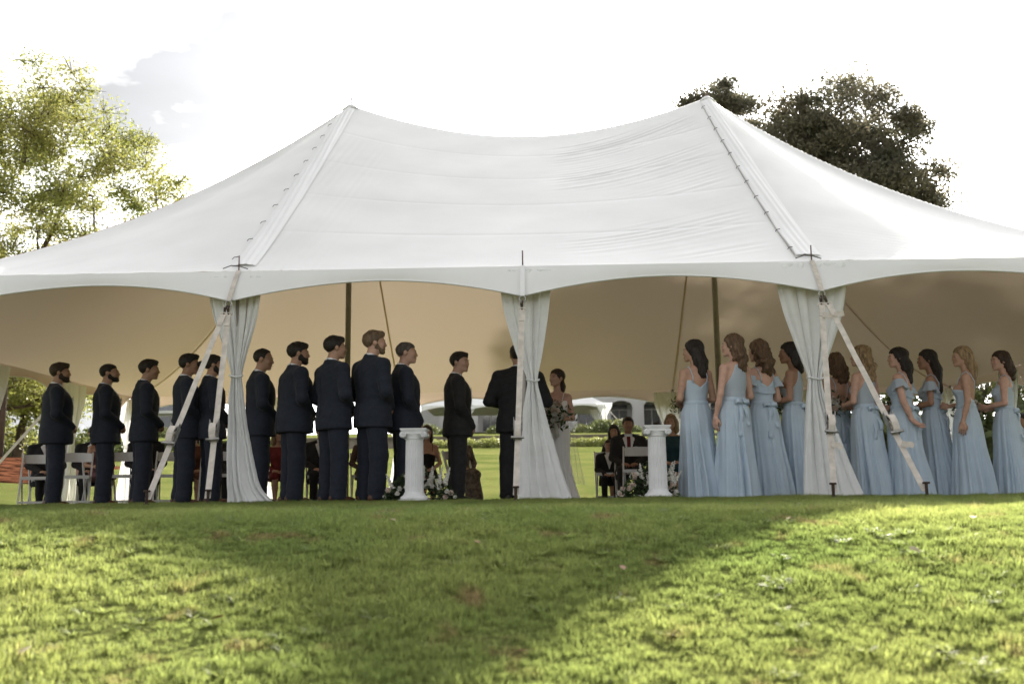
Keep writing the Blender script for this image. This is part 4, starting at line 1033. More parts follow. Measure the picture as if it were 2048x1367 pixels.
            if not sp.get("fit"):
                sb = MB(); prs = [(1.0, 0), (1.06, 0.012), (1.06, 0.040), (1.0, 0.052)]
                V = []; 
                for (k_, z_) in prs:
                    for j in range(40):
                        an = 2*PI*j/40; V.append(((0.100*b*k_+0.008)*math.cos(an), (0.126*b*k_+0.009)*math.sin(an), 1.052+z_))
                ws_ = link("waist_sash", me_arr("waist_sash", np.array(V), grid_faces(40, 4, True), dm), t)
                if sp.get("bow", 1):
                    bo = MB()
                    for s_ in (-1, 1):
                        lp = [(-0.108*b-0.012, 0, 1.075)]+[(-0.108*b-0.02-0.03*math.sin(a), s_*(0.045-0.045*math.cos(a)), 1.072-0.030*math.sin(a*2)*0.4-0.03*(1-math.cos(a))/2) for a in np.linspace(0.3, PI*1.8, 12)]
                        bo.strip(lp, (0.2, 0, 1), 0.045, 0.004)
                        tl = [(-0.115*b-0.012-0.05*f-0.015*math.sin(f*8+seed), s_*(0.012+0.045*f), 1.07-(0.34+0.06*s_)*f) for f in np.linspace(0, 1, 12)]
                        bo.strip(tl, (0.25, 1, 0), 0.050, 0.004)
                    bo.build("bow", dm, ws_, smooth=True)
        else:
            Q = SDF(); Q.prof([0.42, 0.48, 0.58, 0.66, 0.72], [0, 0, 0, 0, 0], [0.13, 0.14, 0.12, 0.105, 0.10], [0.17, 0.18, 0.165, 0.135, 0.125], 0.03)
            for s_ in (-1, 1): Q.cone((0.0, s_*0.085, 0.50), (0.40, s_*0.085, 0.50), 0.088, 0.072, 0.04)
            if sp.get("longskirt"):
                Q.cone((0.38, 0, 0.50), (0.45, 0, 0.08), 0.12, 0.16, 0.05)
                Q.func(lambda x, y, z: 0.03-z+0*x+0*y, 'i', 0.004)
            V, F = Q.mesh(0.016); V = folds(V, F, 0.007, 3.5, seed); link("skirt", me_arr("skirt", V, F, dm), t)
    return t
def rotm_m(a): return Matrix.Rotation(a, 3, 'X')
# ------------------------------------------------------------------ wedding party
GM = "groomsmen standing in a row in navy suits"
men = [
 dict(x=-6.07, y=2.37, H=1.83, head=30, look=-15, build=1.14, hcol="h_brown", beard=1, flower=1, label="leftmost groomsman in a navy suit, bearded, standing before the folding chairs"),
 dict(x=-5.46, y=2.44, H=1.83, head=26, look=-18, tilt=6, build=1.04, hcol="h_dark", beard=2, flower=1, hair="crop", label="second groomsman from the left edge, navy suit, chin raised, cropped sides"),
 dict(x=-4.88, y=2.17, H=1.83, head=30, look=-17, build=1.0, hcol="h_dark", label="third groomsman from the left edge, navy suit, full dark hair, clean-shaven"),
 dict(x=-4.19, y=1.75, H=1.83, head=30, look=-22, build=0.98, hcol="h_dark", skin="skin2", label="fourth groomsman from the left edge, behind the slanting strap"),
 dict(x=-3.84, y=1.76, H=1.82, head=33, look=-15, build=0.95, hcol="h_dark", hair="bun", beard=1, flower=1, label="groomsman with dark hair tied in a bun, half behind the left drape"),
 dict(x=-3.15, y=1.31, H=1.81, head=26, look=-23, tilt=-6, build=1.03, hcol="h_dark", hair="balding", label="groomsman with receding dark hair just right of the left drape"),
 dict(x=-2.66, y=0.95, H=1.83, head=33, look=-15, build=1.16, hcol="h_dark", beard=1, label="broad bearded groomsman with dark hair standing second past the left drape"),
 dict(x=-2.13, y=0.69, H=1.85, head=43, look=-15, build=1.02, hcol="h_dark", label="groomsman with dark hair in front of the dark tent pole"),
 dict(x=-1.71, y=0.72, H=1.90, head=43, look=-28, build=1.05, hcol="h_red", beard=2, skin="skin3", label="tallest groomsman, sandy fair hair and light beard"),
 dict(x=-1.40, y=0.98, H=1.82, head=18, look=-15, build=1.08, hcol="h_grey", hair="crop", skin="skin3", arms=("clasp_low", "clasp_low"), label="groomsman with short greying hair nearest the left column"),
]
for i, s in enumerate(men):
    s["seed"] = 20+i; s.setdefault("arms", ("clasp", "clasp")); s["group"] = GM; s["tie"] = (0.30, 0.36, 0.45); person(s)
person(dict(x=-0.86, y=1.72, H=1.80, head=12, look=-36, build=1.02, hcol="h_dark", seed=41, suit="charcoal", flower=1, tie=(0.5, 0.5, 0.5), arms=("clasp_low", "clasp_low"), shoes="shoe_black", skin="skin3",
            label="groom in a dark suit with boutonniere, facing right towards the bride"))
person(dict(x=-0.13, y=1.58, H=1.86, head=95, look=-5, build=1.08, hcol="h_dark", seed=42, suit="black", arms=("book", "book"), shoes="shoe_black",
            label="officiant in a black suit seen from behind, half hidden by the middle drape"))
person(dict(fem=1, x=0.335, y=2.54, H=1.68, head=256, look=-30, tilt=3, hcol="h_brown", hair="pony", hlen=0.24, seed=43, style="strap", dmat=M["bridal"], arms=("hold", "hold"), skin="skin3", fit=1, hem=(0.26, 0.25), train=0.12, sway=0.06, bow=0,
            label="bride in a fitted white gown holding a bouquet, dark hair swept back"))
BM = "bridesmaids standing in a row in pale blue gowns"
maids = [
 dict(x=1.864, y=0.55, H=1.719, head=112, look=42, style="strap", hcol="h_dark", hair="long", hlen=0.30, arms=("hold", "hold"), skin="skin", bow=0, label="bridesmaid nearest the right column, V-back gown, straight dark hair"),
 dict(x=2.217, y=0.40, H=1.750, head=120, look=40, style="halter", hcol="h_light", hair="long", hlen=0.27, wave=0.8, arms=("side", "hold"), skin="skin3", label="bridesmaid with sheer halter back and light brown waves, left arm hanging, second from the column"),
 dict(x=2.638, y=0.75, H=1.739, head=118, look=18, style="ruffle", hcol="h_light", hair="long", hlen=0.26, wave=1.0, arms=("hold", "hold"), skin="skin3", label="bridesmaid with ruffled off-shoulder sleeves and pinned light brown curls, third from the column"),
 dict(x=3.022, y=0.95, H=1.741, head=152, look=24, style="halter", hcol="h_dark", hair="long", hlen=0.22, arms=("hold", "hold"), skin="skin2", label="bridesmaid with dark hair and bent arm, half behind the right drape"),
 dict(x=3.70, y=1.75, H=1.721, head=112, look=15, style="open", hcol="h_light", hair="long", hlen=0.24, wave=1.0, arms=("hold", "hold"), skin="skin", label="bridesmaid with curly hair mostly hidden behind the right drape and strap"),
 dict(x=3.907, y=1.30, H=1.735, head=124, look=42, style="halter", hcol="h_blond", hair="long", hlen=0.30, wave=1.0, arms=("hold", "hold"), skin="skin3", label="bridesmaid with blond curls behind the slanting right strap"),
 dict(x=4.321, y=1.25, H=1.709, head=142, look=35, style="ruffle", hcol="h_dark", hair="long", hlen=0.30, wave=0.5, arms=("behind", "hold"), build=1.14, skin="skin3", hem=(0.25, 0.24), label="bridesmaid in ruffled sleeves with one hand held behind her, long dark waves"),
 dict(x=4.836, y=1.70, H=1.739, head=152, look=26, style="ruffle", hcol="h_dark", hair="long", hlen=0.40, side=0, arms=("hold", "hold"), skin="skin2", label="bridesmaid with very long straight dark hair and cold-shoulder ruffle, third from the right"),
 dict(x=5.085, y=1.40, H=1.720, head=155, look=26, style="open", hcol="h_blond", hair="long", hlen=0.34, wave=0.4, side=0, arms=("side", "hold"), skin="skin", bow=0, label="bridesmaid with long blond hair and left arm hanging, second from the right"),
 dict(x=5.641, y=1.65, H=1.707, head=152, look=33, style="strap", hcol="h_brown", hair="long", hlen=0.22, wave=0.4, side=0, arms=("hold", "hold"), skin="skin3", label="rightmost bridesmaid, shoulder-length brown hair, thin straps"),
]
for i, s in enumerate(maids):
    s["seed"] = 60+i; s["fem"] = True; s["group"] = BM; person(s)

# ------------------------------------------------------------------ folding chairs
ch_seat = MB(); ch_seat.box((0, 0, 0.442), (0.40, 0.40, 0.026)); ch_seat.box((0.195, 0, 0.428), (0.03, 0.42, 0.04)); ch_seat = ch_seat.mesh("seat", M["chair"])
bk = MB()
for k in range(8):
    a0 = -0.20+0.05*k; a1 = a0+0.05; f = lambda y: -0.222-0.05*(1-(y/0.2)**2)
    zt = lambda y: 0.792+0.012*(1-(y/0.2)**2)
    V = []
    for y in (a0, a1):
        V += [(f(y)-0.009, y, 0.665), (f(y)+0.009, y, 0.665), (f(y)+0.002, y, zt(y)), (f(y)-0.016, y, zt(y))]
    bk.add(V, [(0, 1, 5, 4), (1, 2, 6, 5), (2, 3, 7, 6), (3, 0, 4, 7)]+([(3, 2, 1, 0)] if k == 0 else [])+([(4, 5, 6, 7)] if k == 7 else []))
ch_back = bk.mesh("backrest", M["chair"])
ch_legs = []
for s_ in (-1, 1):
    ch_legs.append(MB().strip([(-0.225, s_*0.215, 0.80), (0.0, s_*0.215, 0.42), (0.235, s_*0.215, 0.0)], (0, 1, 0), 0.022, 0.042).mesh("leg", M["chair"]))
    ch_legs.append(MB().strip([(0.10, s_*0.190, 0.43), (-0.235, s_*0.190, 0.0)], (0, 1, 0), 0.022, 0.038).mesh("leg", M["chair"]))
ch_str = [MB().box((-0.18, 0, 0.075), (0.025, 0.36, 0.03)).mesh("stretcher", M["chair"]), MB().box((0.195, 0, 0.075), (0.02, 0.41, 0.03)).mesh("stretcher", M["chair"])]
def chair(x, y, deg, label, group="white folding chairs set out for the guests"):
    t = thing("folding_chair", label, "chair", (x, y, 0.0), math.radians(deg), group)
    link("seat", ch_seat, t); link("backrest", ch_back, t)
    for q in ch_legs: link("leg", q, t)
    for q in ch_str: link("stretcher", q, t)
    return t
for (x, y, dg, lab) in [(-7.50, 4.75, -68, "empty white folding chair at the far left beside the leftmost groomsman"), (-6.72, 4.35, -70, "empty white folding chair between the first and second groomsmen from the left"), (-5.95, 4.30, -72, "empty white folding chair between the second and third groomsmen from the left"),
                        (-5.32, 4.40, -74, "empty white folding chair behind the slanting left strap's ratchet"), (-4.65, 4.40, -76, "empty white folding chair beside the bun-haired groomsman's legs"), (1.56, 4.55, -97, "empty white folding chair beside the right-hand column and its flowers")]:
    chair(x, y, dg, lab)

# ------------------------------------------------------------------ seated guests
def gcolr(n, c): return pmat(n, c, 0.85, 0.15, 8, 0.1, 60)
guests = [
 dict(x=-7.74, y=5.50, H=1.26, head=-55, look=25, suit="black", hcol="h_grey", hair="crop", tie=(0.10, 0.02, 0.02), label="seated man in a black suit behind the leftmost empty chair"),
 dict(x=-7.00, y=5.55, H=1.27, head=-65, look=25, suit="black", hcol="h_dark", label="seated dark-haired man half hidden behind the leftmost groomsman"),
 dict(x=-6.62, y=4.95, H=1.22, head=-55, look=35, fem=1, style="strap", dmat=gcolr("mauve_dress", (0.13, 0.055, 0.065)), hair="long", hlen=0.26, hcol="h_light", arms=("hold", "hold"), label="seated woman in a mauve dress between the first two groomsmen"),
 dict(x=-5.93, y=5.00, H=1.26, head=-68, look=20, suit="black", hcol="h_dark", tie=(0.45, 0.30, 0.05), label="seated man with a yellow tie between the second and third groomsmen"),
 dict(x=-5.28, y=5.25, H=1.22, head=-70, look=20, fem=1, style="high", sleeves=1, dmat=gcolr("rust_dress", (0.12, 0.045, 0.025)), hair="long", hlen=0.2, hcol="h_brown", label="seated woman in rust brown behind the third groomsman"),
 dict(x=-4.66, y=5.35, H=1.24, head=-72, look=15, suit="charcoal", hcol="h_brown", label="seated man in charcoal behind the fourth groomsman"),
 dict(x=-4.02, y=5.55, H=1.20, head=-72, look=15, fem=1, style="high", sleeves=1, dmat=gcolr("red_jacket", (0.17, 0.022, 0.022)), hair="long", hlen=0.18, hcol="h_blond", label="seated woman in a red jacket right of the left drape"),
 dict(x=-3.36, y=5.60, H=1.25, head=-74, look=15, suit="charcoal", trousers="black", hcol="h_grey", hair="crop", tie=(0.2, 0.03, 0.03), label="seated man in charcoal glimpsed right of the broad bearded groomsman"),
 dict(x=-2.65, y=5.60, H=1.22, head=-76, look=12, fem=1, style="high", sleeves=1, dmat=gcolr("brown_dress", (0.09, 0.05, 0.035)), hair="long", hlen=0.22, hcol="h_brown", label="seated woman in brown behind the tallest groomsman"),
 dict(x=-1.68, y=5.70, H=1.22, head=-80, look=5, fem=1, style="open", dmat=gcolr("black_dress", (0.018, 0.015, 0.016)), hair="long", hlen=0.33, hcol="h_brown", arms=("lap", "lap"), label="seated woman in a sleeveless black dress beside the left column"),
 dict(x=-1.08, y=5.20, H=1.16, head=-58, look=0, fem=1, style="high", sleeves=1, longskirt=1, dmat=pmat("patterned_dress", (0.07, 0.052, 0.040), 0.85, 0, 16, col2=(0.20, 0.165, 0.13)), hair="long", hlen=0.2, hcol="h_brown", label="seated guest in a long patterned brown dress behind the groom"),
 dict(x=1.22, y=5.95, H=0.97, head=-90, look=-10, suit="black", hcol="h_brown", label="small boy in a dark suit seated at the aisle"),
 dict(x=1.50, y=5.41, H=1.285, head=-92, look=0, suit="charcoal", hcol="h_dark", tie=(0.14, 0.02, 0.025), pocket=1, skin="skin2", label="seated man with a red tie and pocket square facing the camera"),
 dict(x=1.36, y=6.65, H=1.26, head=-92, look=-5, fem=1, style="high", sleeves=1, dmat=gcolr("dark_dress", (0.03, 0.025, 0.03)), hair="long", hlen=0.22, hcol="h_dark", label="seated dark-haired guest directly behind the man with the red tie"),
 dict(x=2.02, y=6.10, H=1.25, head=-94, look=0, suit="black", hcol="h_dark", label="seated guest whose head shows just above the right column"),
 dict(x=2.14, y=5.20, H=1.30, head=-98, look=-5, fem=1, style="high", sleeves=1, dmat=gcolr("teal_top", (0.018, 0.055, 0.065)), hair="long", hlen=0.16, hcol="h_blond", label="seated blond woman in a teal top behind the right column"),
 dict(x=4.25, y=5.60, H=1.24, head=-100, look=-20, suit="black", hcol="h_dark", label="seated guest glimpsed behind the drape among the bridesmaids"),
 dict(x=5.95, y=5.60, H=1.24, head=-105, look=-20, suit="charcoal", hcol="h_brown", label="seated guest glimpsed between the last two bridesmaids"),
 dict(x=7.66, y=5.64, H=1.28, head=-130, look=-20, suit="black", hcol="h_dark", skin="skin2", tie=(0.25, 0.22, 0.30), label="seated man in a dark suit at the far right edge"),
]
for i, s in enumerate(guests):
    s["seed"] = 100+i; s["seat"] = True; s.setdefault("arms", ("lap", "lap")); s["group"] = "guests seated in rows under the tent"; s.setdefault("shoes", "shoe_black"); s["h"] = 0.0115
    person(s)
    hd = math.radians(s["head"])
    chair(s["x"]-0.02*math.cos(hd), s["y"]-0.02*math.sin(hd), s["head"], "white folding chair under the "+" ".join(s["label"].replace("seated ", "").replace(" seated", "").split()[:11]))

# ------------------------------------------------------------------ fluted pedestal columns
def column(x, y, label):
    t = thing("pedestal_column", label, "column", (x, y, gzz(x, y)), 0.0, "pair of white pedestal columns")
    MB().box((0, 0, 0.016), (0.29, 0.29, 0.032)).build("plinth", M["plaster"], t)
    MB().lathe([(0.142, 0.033), (0.146, 0.045), (0.140, 0.060), (0.120, 0.072), (0.110, 0.085), (0.102, 0.105)], 40).build("base_moulding", M["plaster"], t, smooth=True)
    nf, nu = 20, 160
    zz = [0.104, 0.118, 0.13, 0.3, 0.48, 0.625, 0.637, 0.650]; V = []
    for i, z in enumerate(zz):
        fl = 0.0 if i in (0, 7) else (0.4 if i in (1, 6) else 1.0); r0 = 0.098-0.006*(z-0.1)/0.55
        for k in range(nu):
            an = 2*PI*k/nu; c = math.cos(nf*an); V.append(((r0-fl*0.0085*max(0, c)**0.7)*math.cos(an), (r0-fl*0.0085*max(0, c)**0.7)*math.sin(an), z))
    link("fluted_shaft", me_arr("fluted_shaft", np.array(V), grid_faces(nu, len(zz), True), M["plaster"]), t)
    cp = MB(); cp.lathe([(0.093, 0.648), (0.103, 0.655), (0.099, 0.663), (0.112, 0.690), (0.118, 0.705)], 36)
    cap = cp.build("capital", M["plaster"], t, smooth=True)
    MB().box((0, 0, 0.722), (0.235, 0.24, 0.036)).build("echinus", M["plaster"], cap)
    ab = MB(); ab.box((0, 0, 0.745), (0.262, 0.262, 0.014)); ab.box((0, 0, 0.757), (0.276, 0.276, 0.012)); ab.build("abacus", M["plaster"], t)
    for sx in (-1, 1):
        vb = MB(); vb.tube([(sx*0.108, -0.118, 0.698), (sx*0.108, 0.0, 0.698), (sx*0.108, 0.118, 0.698)], [0.036, 0.027, 0.036], 18)
        vo = vb.build("volute", M["plaster"], cap, smooth=True)
        for sy in (-1, 1):
            sp_ = [(sx*0.108+sx*(0.034-0.0034*a)*math.cos(a+PI/2), sy*0.121, 0.698+(0.034-0.0034*a)*math.sin(a+PI/2)) for a in np.linspace(0, 8.4, 40)]
            MB().tube(sp_, [0.0052-0.0003*i/4 for i in range(40)], 6).build("scroll", M["plaster"], vo, smooth=True)
    return t
column(-1.160, 0.10, "white fluted pedestal column at the greying groomsman's side, left of the groom")
column(1.372, 0.10, "white fluted pedestal column beside the first bridesmaid")

# ------------------------------------------------------------------ flowers
def leaf_cloud(n, fn, size, seed):
    """n leaf-shaped quads; fn(rng) gives a position"""
    r = np.random.default_rng(seed); P = fn(r, n); d = r.normal(size=(n, 3)); d /= np.linalg.norm(d, axis=1, keepdims=True)
    e = np.cross(d, r.normal(size=(n, 3))); e /= np.linalg.norm(e, axis=1, keepdims=True); s = size*r.uniform(0.6, 1.4, (n, 1))
    V = np.stack([P-d*s*0.5, P+e*s*0.22, P+d*s*0.5, P-e*s*0.22], 1).reshape(-1, 3)
    return V, np.arange(4*n).reshape(-1, 4)
def bloom_mesh(name, mat, r=0.03, seed=0):
    rg = np.random.default_rng(seed); mb = MB()
    for ring, (n, rr_, lift, tl) in enumerate([(6, 1.0, 0.0, 0.25), (5, 0.72, 0.22, 0.7), (4, 0.42, 0.40, 1.1)]):
        for k in range(n):
            an = 2*PI*(k+0.5*ring)/n+rg.uniform(-.2, .2); c, s_ = math.cos(an), math.sin(an); w = r*0.62
            def q(f, u): 
                rad = r*rr_*f; return (c*rad-s_*u*w*math.sin(PI*min(f+0.12, 1)), s_*rad+c*u*w*math.sin(PI*min(f+0.12, 1)), r*lift+r*tl*f*f*0.6)
            V = [q(0.05, 0), q(0.5, -0.9), q(0.55, 0), q(0.5, 0.9), q(0.92, -0.5), q(1.0, 0), q(0.92, 0.5)]
            mb.add(V, [(0, 1, 2), (0, 2, 3), (1, 4, 5, 2), (2, 5, 6, 3)])
    return mb.mesh(name, mat, True)
BLOOM = [bloom_mesh("bloom", M["petal"], 0.034, 1), bloom_mesh("bloom", M["petal"], 0.026, 2), bloom_mesh("bloom", M["petal2"], 0.038, 3)]
TINY = small_ball("floret", 0.010, M["petal"], 6)
def aim(o, d): o.rotation_euler = Vector(d).to_track_quat('Z', 'Y').to_euler()
def arrangement(x, y, wl, wr, label, seed, tall):
    rg = np.random.default_rng(seed); t = thing("flower_arrangement", label, "flowers", (x, y, gzz(x, y)), 0, "flowers heaped round the columns")
    def fol(r, n):
        u = r.uniform(-1, 1, n); xx = np.where(u < 0, u*wl, u*wr); hmax = (tall)*(1-np.abs(u)**1.5)+0.08
        return np.stack([xx, 0.22+r.normal(0, 0.06, n), 0.015+hmax*r.uniform(0, 0.85, n)], -1)
    V, F = leaf_cloud(900, fol, 0.06, seed); stuff(link("foliage", me_arr("foliage", V, F, M["leaf"], False), t))
    for k in range(26):
        u = rg.uniform(-1, 1); xx = u*(wl if u < 0 else wr); z = 0.04+(tall*(1-abs(u)**1.3)+0.05)*rg.uniform(0.05, 0.9)
        o = link("bloom", BLOOM[int(rg.integers(0, 3))], t, loc=(xx, 0.13+rg.uniform(-0.03, 0.05), z)); aim(o, (rg.uniform(-.5, .5), -1, rg.uniform(0, .9)))
    for k in range(9):
        u = rg.uniform(-1, 1); xx = u*(wl if u < 0 else wr)*0.75; z0 = 0.1+tall*0.35*rg.uniform(); ln = rg.uniform(0.13, 0.26); dx = u*0.5+rg.uniform(-.2, .2)
        fl = MB(); st = [Vector((xx+dx*ln*f, 0.15, z0+ln*f)) for f in np.linspace(0, 1, 5)]
        fl.tube(st, [0.004, 0.003, 0.003, 0.002, 0.002], 5); sp_ = fl.build("flower_spike", M["leaf"], t)
        bl = MB()
        for q in range(16):
            f = 0.25+0.75*q/16; p = st[0].lerp(st[-1], f); a = q*2.4; rr_ = 0.020*(1.15-f)+0.006
            bl.lathe([(0.002, -rr_*0.8), (rr_*0.75, -rr_*0.3), (rr_*0.8, rr_*0.3), (0.002, rr_*0.7)], 6, c=(p.x+0.014*math.cos(a)*(1.2-f), p.y+0.014*math.sin(a)*(1.2-f), p.z))
        bl.build("florets", M["petal"], sp_, smooth=True)
arrangement(-1.16, 0.10, 0.34, 0.42, "white flowers and greenery heaped round the foot of the left column", 5, 0.36)
arrangement(1.372, 0.10, 0.40, 0.22, "white flowers and tall greenery at the foot of the right column", 6, 0.42)

def bouquet(x, y, z, label, seed, d=(0, -1, 0.5), scale=1.0, dark=False):
    rg = np.random.default_rng(seed); t = thing("bouquet", label, "bouquet", (x, y, z), 0, None if seed == 1 else "bridesmaids' bouquets", scale)
    d = Vector(d).normalized()
    V, F = leaf_cloud(260, lambda r, n: r.normal(0, 0.075, (n, 3))*np.array([1.1, 0.8, 0.9]), 0.055, seed); stuff(link("leaves", me_arr("leaves", V, F, M["leaf"], False), t))
    for k in range(22):
        v = Vector(rg.normal(size=3)); v = (v+d*0.8).normalized()
        o = link("bloom", BLOOM[int(rg.integers(0, 3))], t, loc=v*0.095, scale=1.2); aim(o, v)
    MB().tube([(0, 0, -0.03), tuple(-d*0.06+Vector((0, 0, -0.13))), tuple(-d*0.08+Vector((0, 0, -0.22)))], [0.035, 0.022, 0.028], 10).build("stem_wrap", M["petal"], t, smooth=True)
bouquet(0.335, 2.24, 1.10, "bride's bouquet of cream roses and trailing leaves", 1, (-0.3, -1, 0.5), 1.15)
bouquet(1.735, 0.86, 1.06, "bouquet peeking out left of the first bridesmaid", 2, (0, -1, 0.5), 0.62)
bouquet(2.86, 1.22, 1.08, "bouquet in front of the bridesmaid half behind the right drape", 3)
bouquet(3.66, 1.66, 1.07, "dark leafy bouquet left of the blond-curled bridesmaid", 4)
bouquet(4.05, 1.66, 1.05, "bouquet held in front of the bridesmaid with one hand behind her", 7)
bouquet(4.50, 1.98, 1.07, "bouquet held by the bridesmaid with very long dark hair", 8)
bouquet(5.36, 1.98, 1.05, "white and green bouquet held by the rightmost bridesmaid", 9, (0, -1, 0.4), 1.15)

# bride's veil: a thin fall of tulle behind her
vm = bpy.data.materials.new("veil_tulle"); vm.use_nodes = True; nt = vm.node_tree; nt.nodes.clear()
o_ = nt.nodes.new("ShaderNodeOutputMaterial"); a_ = nt.nodes.new("ShaderNodeBsdfTransparent"); b_ = nt.nodes.new("ShaderNodeBsdfDiffuse"); c_ = nt.nodes.new("ShaderNodeMixShader")
b_.inputs["Color"].default_value = (0.72, 0.69, 0.66, 1); c_.inputs[0].default_value = 0.20
nt.links.new(a_.outputs[0], c_.inputs[1]); nt.links.new(b_.outputs[0], c_.inputs[2]); nt.links.new(c_.outputs[0], o_.inputs["Surface"])
U, Vv = np.meshgrid(np.linspace(0, 1, 40), np.linspace(0, 1, 40))
Zv = 1.56-1.35*Vv; Xv = 0.44+0.12*Vv**0.8+0.16*Vv*(U-0.3)*1.6+0.02*np.sin(U*22+Vv*3)*Vv; Yv = 2.66+0.10*np.sin(U*9)*Vv+0.12*U
tag(link("veil", me_arr("veil", np.stack([Xv, Yv, Zv], -1).reshape(-1, 3), grid_faces(40, 40), vm)), "sheer white veil trailing behind the bride's back", "veil")

# ------------------------------------------------------------------ trees
def tube_tris(segs, n=6):
    V = []; F = []; k = 0
    for (a, b, ra, rb) in segs:
        a = np.array(a); b = np.array(b); t = b-a; L_ = np.linalg.norm(t)
        if L_ < 1e-6: continue
        t /= L_; u = np.cross(t, [0.3, 0.9, 0.1]); u /= np.linalg.norm(u); w = np.cross(t, u); an = np.linspace(0, 2*PI, n, endpoint=False)
        c = np.cos(an)[:, None]*u+np.sin(an)[:, None]*w
        V.append(a+c*ra); V.append(b+c*rb+t*rb*0.2); i = np.arange(n); j = (i+1) % n
        F.append(np.stack([k+i, k+j, k+n+j, k+n+i], -1)); k += 2*n
    return np.concatenate(V), np.concatenate(F)
def tree(name, label, base, height, crown_c, crown_r, ncl, nleaf, lsize, csize, lmat, seed, trunk_r=0.3, stems=1, vase=0.0, group=None, shell=0.55, twig=1, jit=0.07):
    rg = np.random.default_rng(seed); base = np.array(base, float); cc = np.array(crown_c, float); cr = np.array(crown_r, float)
    # clump centres in the crown, then limbs that reach each clump from the nearest lower node
    cl = []
    while len(cl) < ncl:
        v = rg.normal(size=3); v /= np.linalg.norm(v); q = v*rg.uniform(shell, 1.0)**0.6*(1+jit*rg.normal())
        p = cc+q*cr
        if p[2] > base[2]+height*0.12: cl.append(p)
    cl = np.array(cl)
    nodes = []; segs = []
    for s_ in range(stems):
        an = 2*PI*s_/max(1, stems)+rg.uniform(-.3, .3); sp_ = vase if stems > 1 else 0.0
        q = base+np.array([0.25*math.cos(an), 0.25*math.sin(an), 0])*(stems > 1)
        r0 = trunk_r*(0.6 if stems > 1 else 1.0); n_ = 9; top = (cc-base)*0.95
        for i in range(n_):
            f = (i+1)/n_
            tgt = base+np.array([top[0]*f+sp_*f**1.2*math.cos(an)*cr[0], top[1]*f+sp_*f**1.2*math.sin(an)*cr[1], (cc[2]-base[2])*f])+rg.normal(0, 0.13, 3)*f
            r1 = r0*(1-0.08*1); segs.append((q, tgt, r0, r1)); nodes.append((tgt, r1, f)); q = tgt; r0 = r1
    order = np.argsort(np.linalg.norm(cl-cc*np.array([1, 1, 0.8]), axis=1))
    for p in cl[order]:
        P = np.array([x[0] for x in nodes]); d = np.linalg.norm(P-p, axis=1)+np.maximum(0, P[:, 2]-p[2]+0.3)*3
        k = int(np.argmin(d)); a, ra, _ = nodes[k]; L_ = np.linalg.norm(p-a); r_ = min(ra*0.72, 0.02+0.028*L_); n_ = 4; q = a
        for i in range(n_):
            f = (i+1)/n_; tgt = a+(p-a)*f+np.array([0, 0, -0.10*L_*math.sin(PI*f)*0.6])+rg.normal(0, 0.06, 3)*L_*0.3*(f < 1)
            r1 = max(0.012, r_*(1-0.55*f)); segs.append((q, tgt, max(0.012, r_*(1-0.55*(f-0.25))), r1)); nodes.append((tgt, r1, f)); q = tgt
        for _ in range(3*twig):
            v = rg.normal(size=3); v /= np.linalg.norm(v); v[2] = abs(v[2])*0.8
            segs.append((p, p+v*csize*rg.uniform(0.6, 1.1), 0.02, 0.006))
    V, F = tube_tris(segs); 
    t = thing(name, label, "tree", tuple(base), 0, group); tb = np.array(base)
    link("trunk", me_arr("trunk", V-tb, F, M["bark"]), t)
    per_ = nleaf//ncl
    def pos(r, n):
        c = np.repeat(cl, per_, 0)[:n]; w = np.repeat(r.uniform(0.6, 1.35, len(cl)), per_)[:n]
        v = r.normal(size=(len(c), 3)); v /= np.linalg.norm(v, axis=1, keepdims=True)
        return c+v*(r.uniform(0, 1, (len(c), 1))**0.5)*csize*w[:, None]*np.array([1.1, 1.1, 0.65])
    V, F = leaf_cloud(per_*ncl, pos, lsize, seed+1); V = V-tb
    stuff(link("crown", me_arr("crown", V, F, lmat, False), t))
    return t
tree("spring_tree", "light green feathery tree rising above the tent on the left", (-23.0, 28, gzz(-23, 28)), 16, (-20.3, 27.5, 10.4), (6.4, 4.5, 6.9), 400, 135000, 0.14, 0.9, M["leaf_lit"], 3, 0.30, 7, 0.55, twig=2, shell=0.42)
tree("oak_tree", "large dark tree beyond the tent's right slope, sun behind it", (14.8, 36, gzz(14.8, 36)), 19, (14.3, 36, 14.5), (4.1, 3.8, 5.6), 170, 100000, 0.20, 1.1, M["leaf_oak"], 5, 0.45, shell=0.3)
tree("oak_tree", "smaller dark tree showing just behind the tent's right peak", (8.6, 38, gzz(8.6, 38)), 19, (8.6, 38, 18.0), (2.1, 2.2, 2.2), 50, 30000, 0.19, 0.9, M["leaf_oak"], 6, 0.35, shell=0.35)
tree("garden_tree", "leafy green tree on the mulched bank seen under the tent at far left", (-22.6, 33, gzz(-22.6, 33)), 3, (-22.0, 33, 5.6), (3.0, 2.2, 2.9), 60, 26000, 0.17, 1.0, M["leaf_lit"], 8, 0.25, shell=0.2)
tree("garden_tree", "dense green tree glimpsed past the rightmost bridesmaids", (16.8, 26, gzz(16.8, 26)), 7, (16.6, 26, 4.6), (4.6, 2.5, 2.9), 50, 20000, 0.15, 0.9, M["leaf_oak"], 9, 0.22, shell=0.2)
tag(MB().tube([(-18.3, 23.6, gzz(-18.3, 23.6)-0.2), (-18.25, 23.6, 4), (-18.2, 23.7, 7.5)], [0.16, 0.13, 0.11], 10).build("tree_trunk", M["bark"], None, smooth=True), "bare brown trunk standing in the mulch at the left edge", "tree trunk")

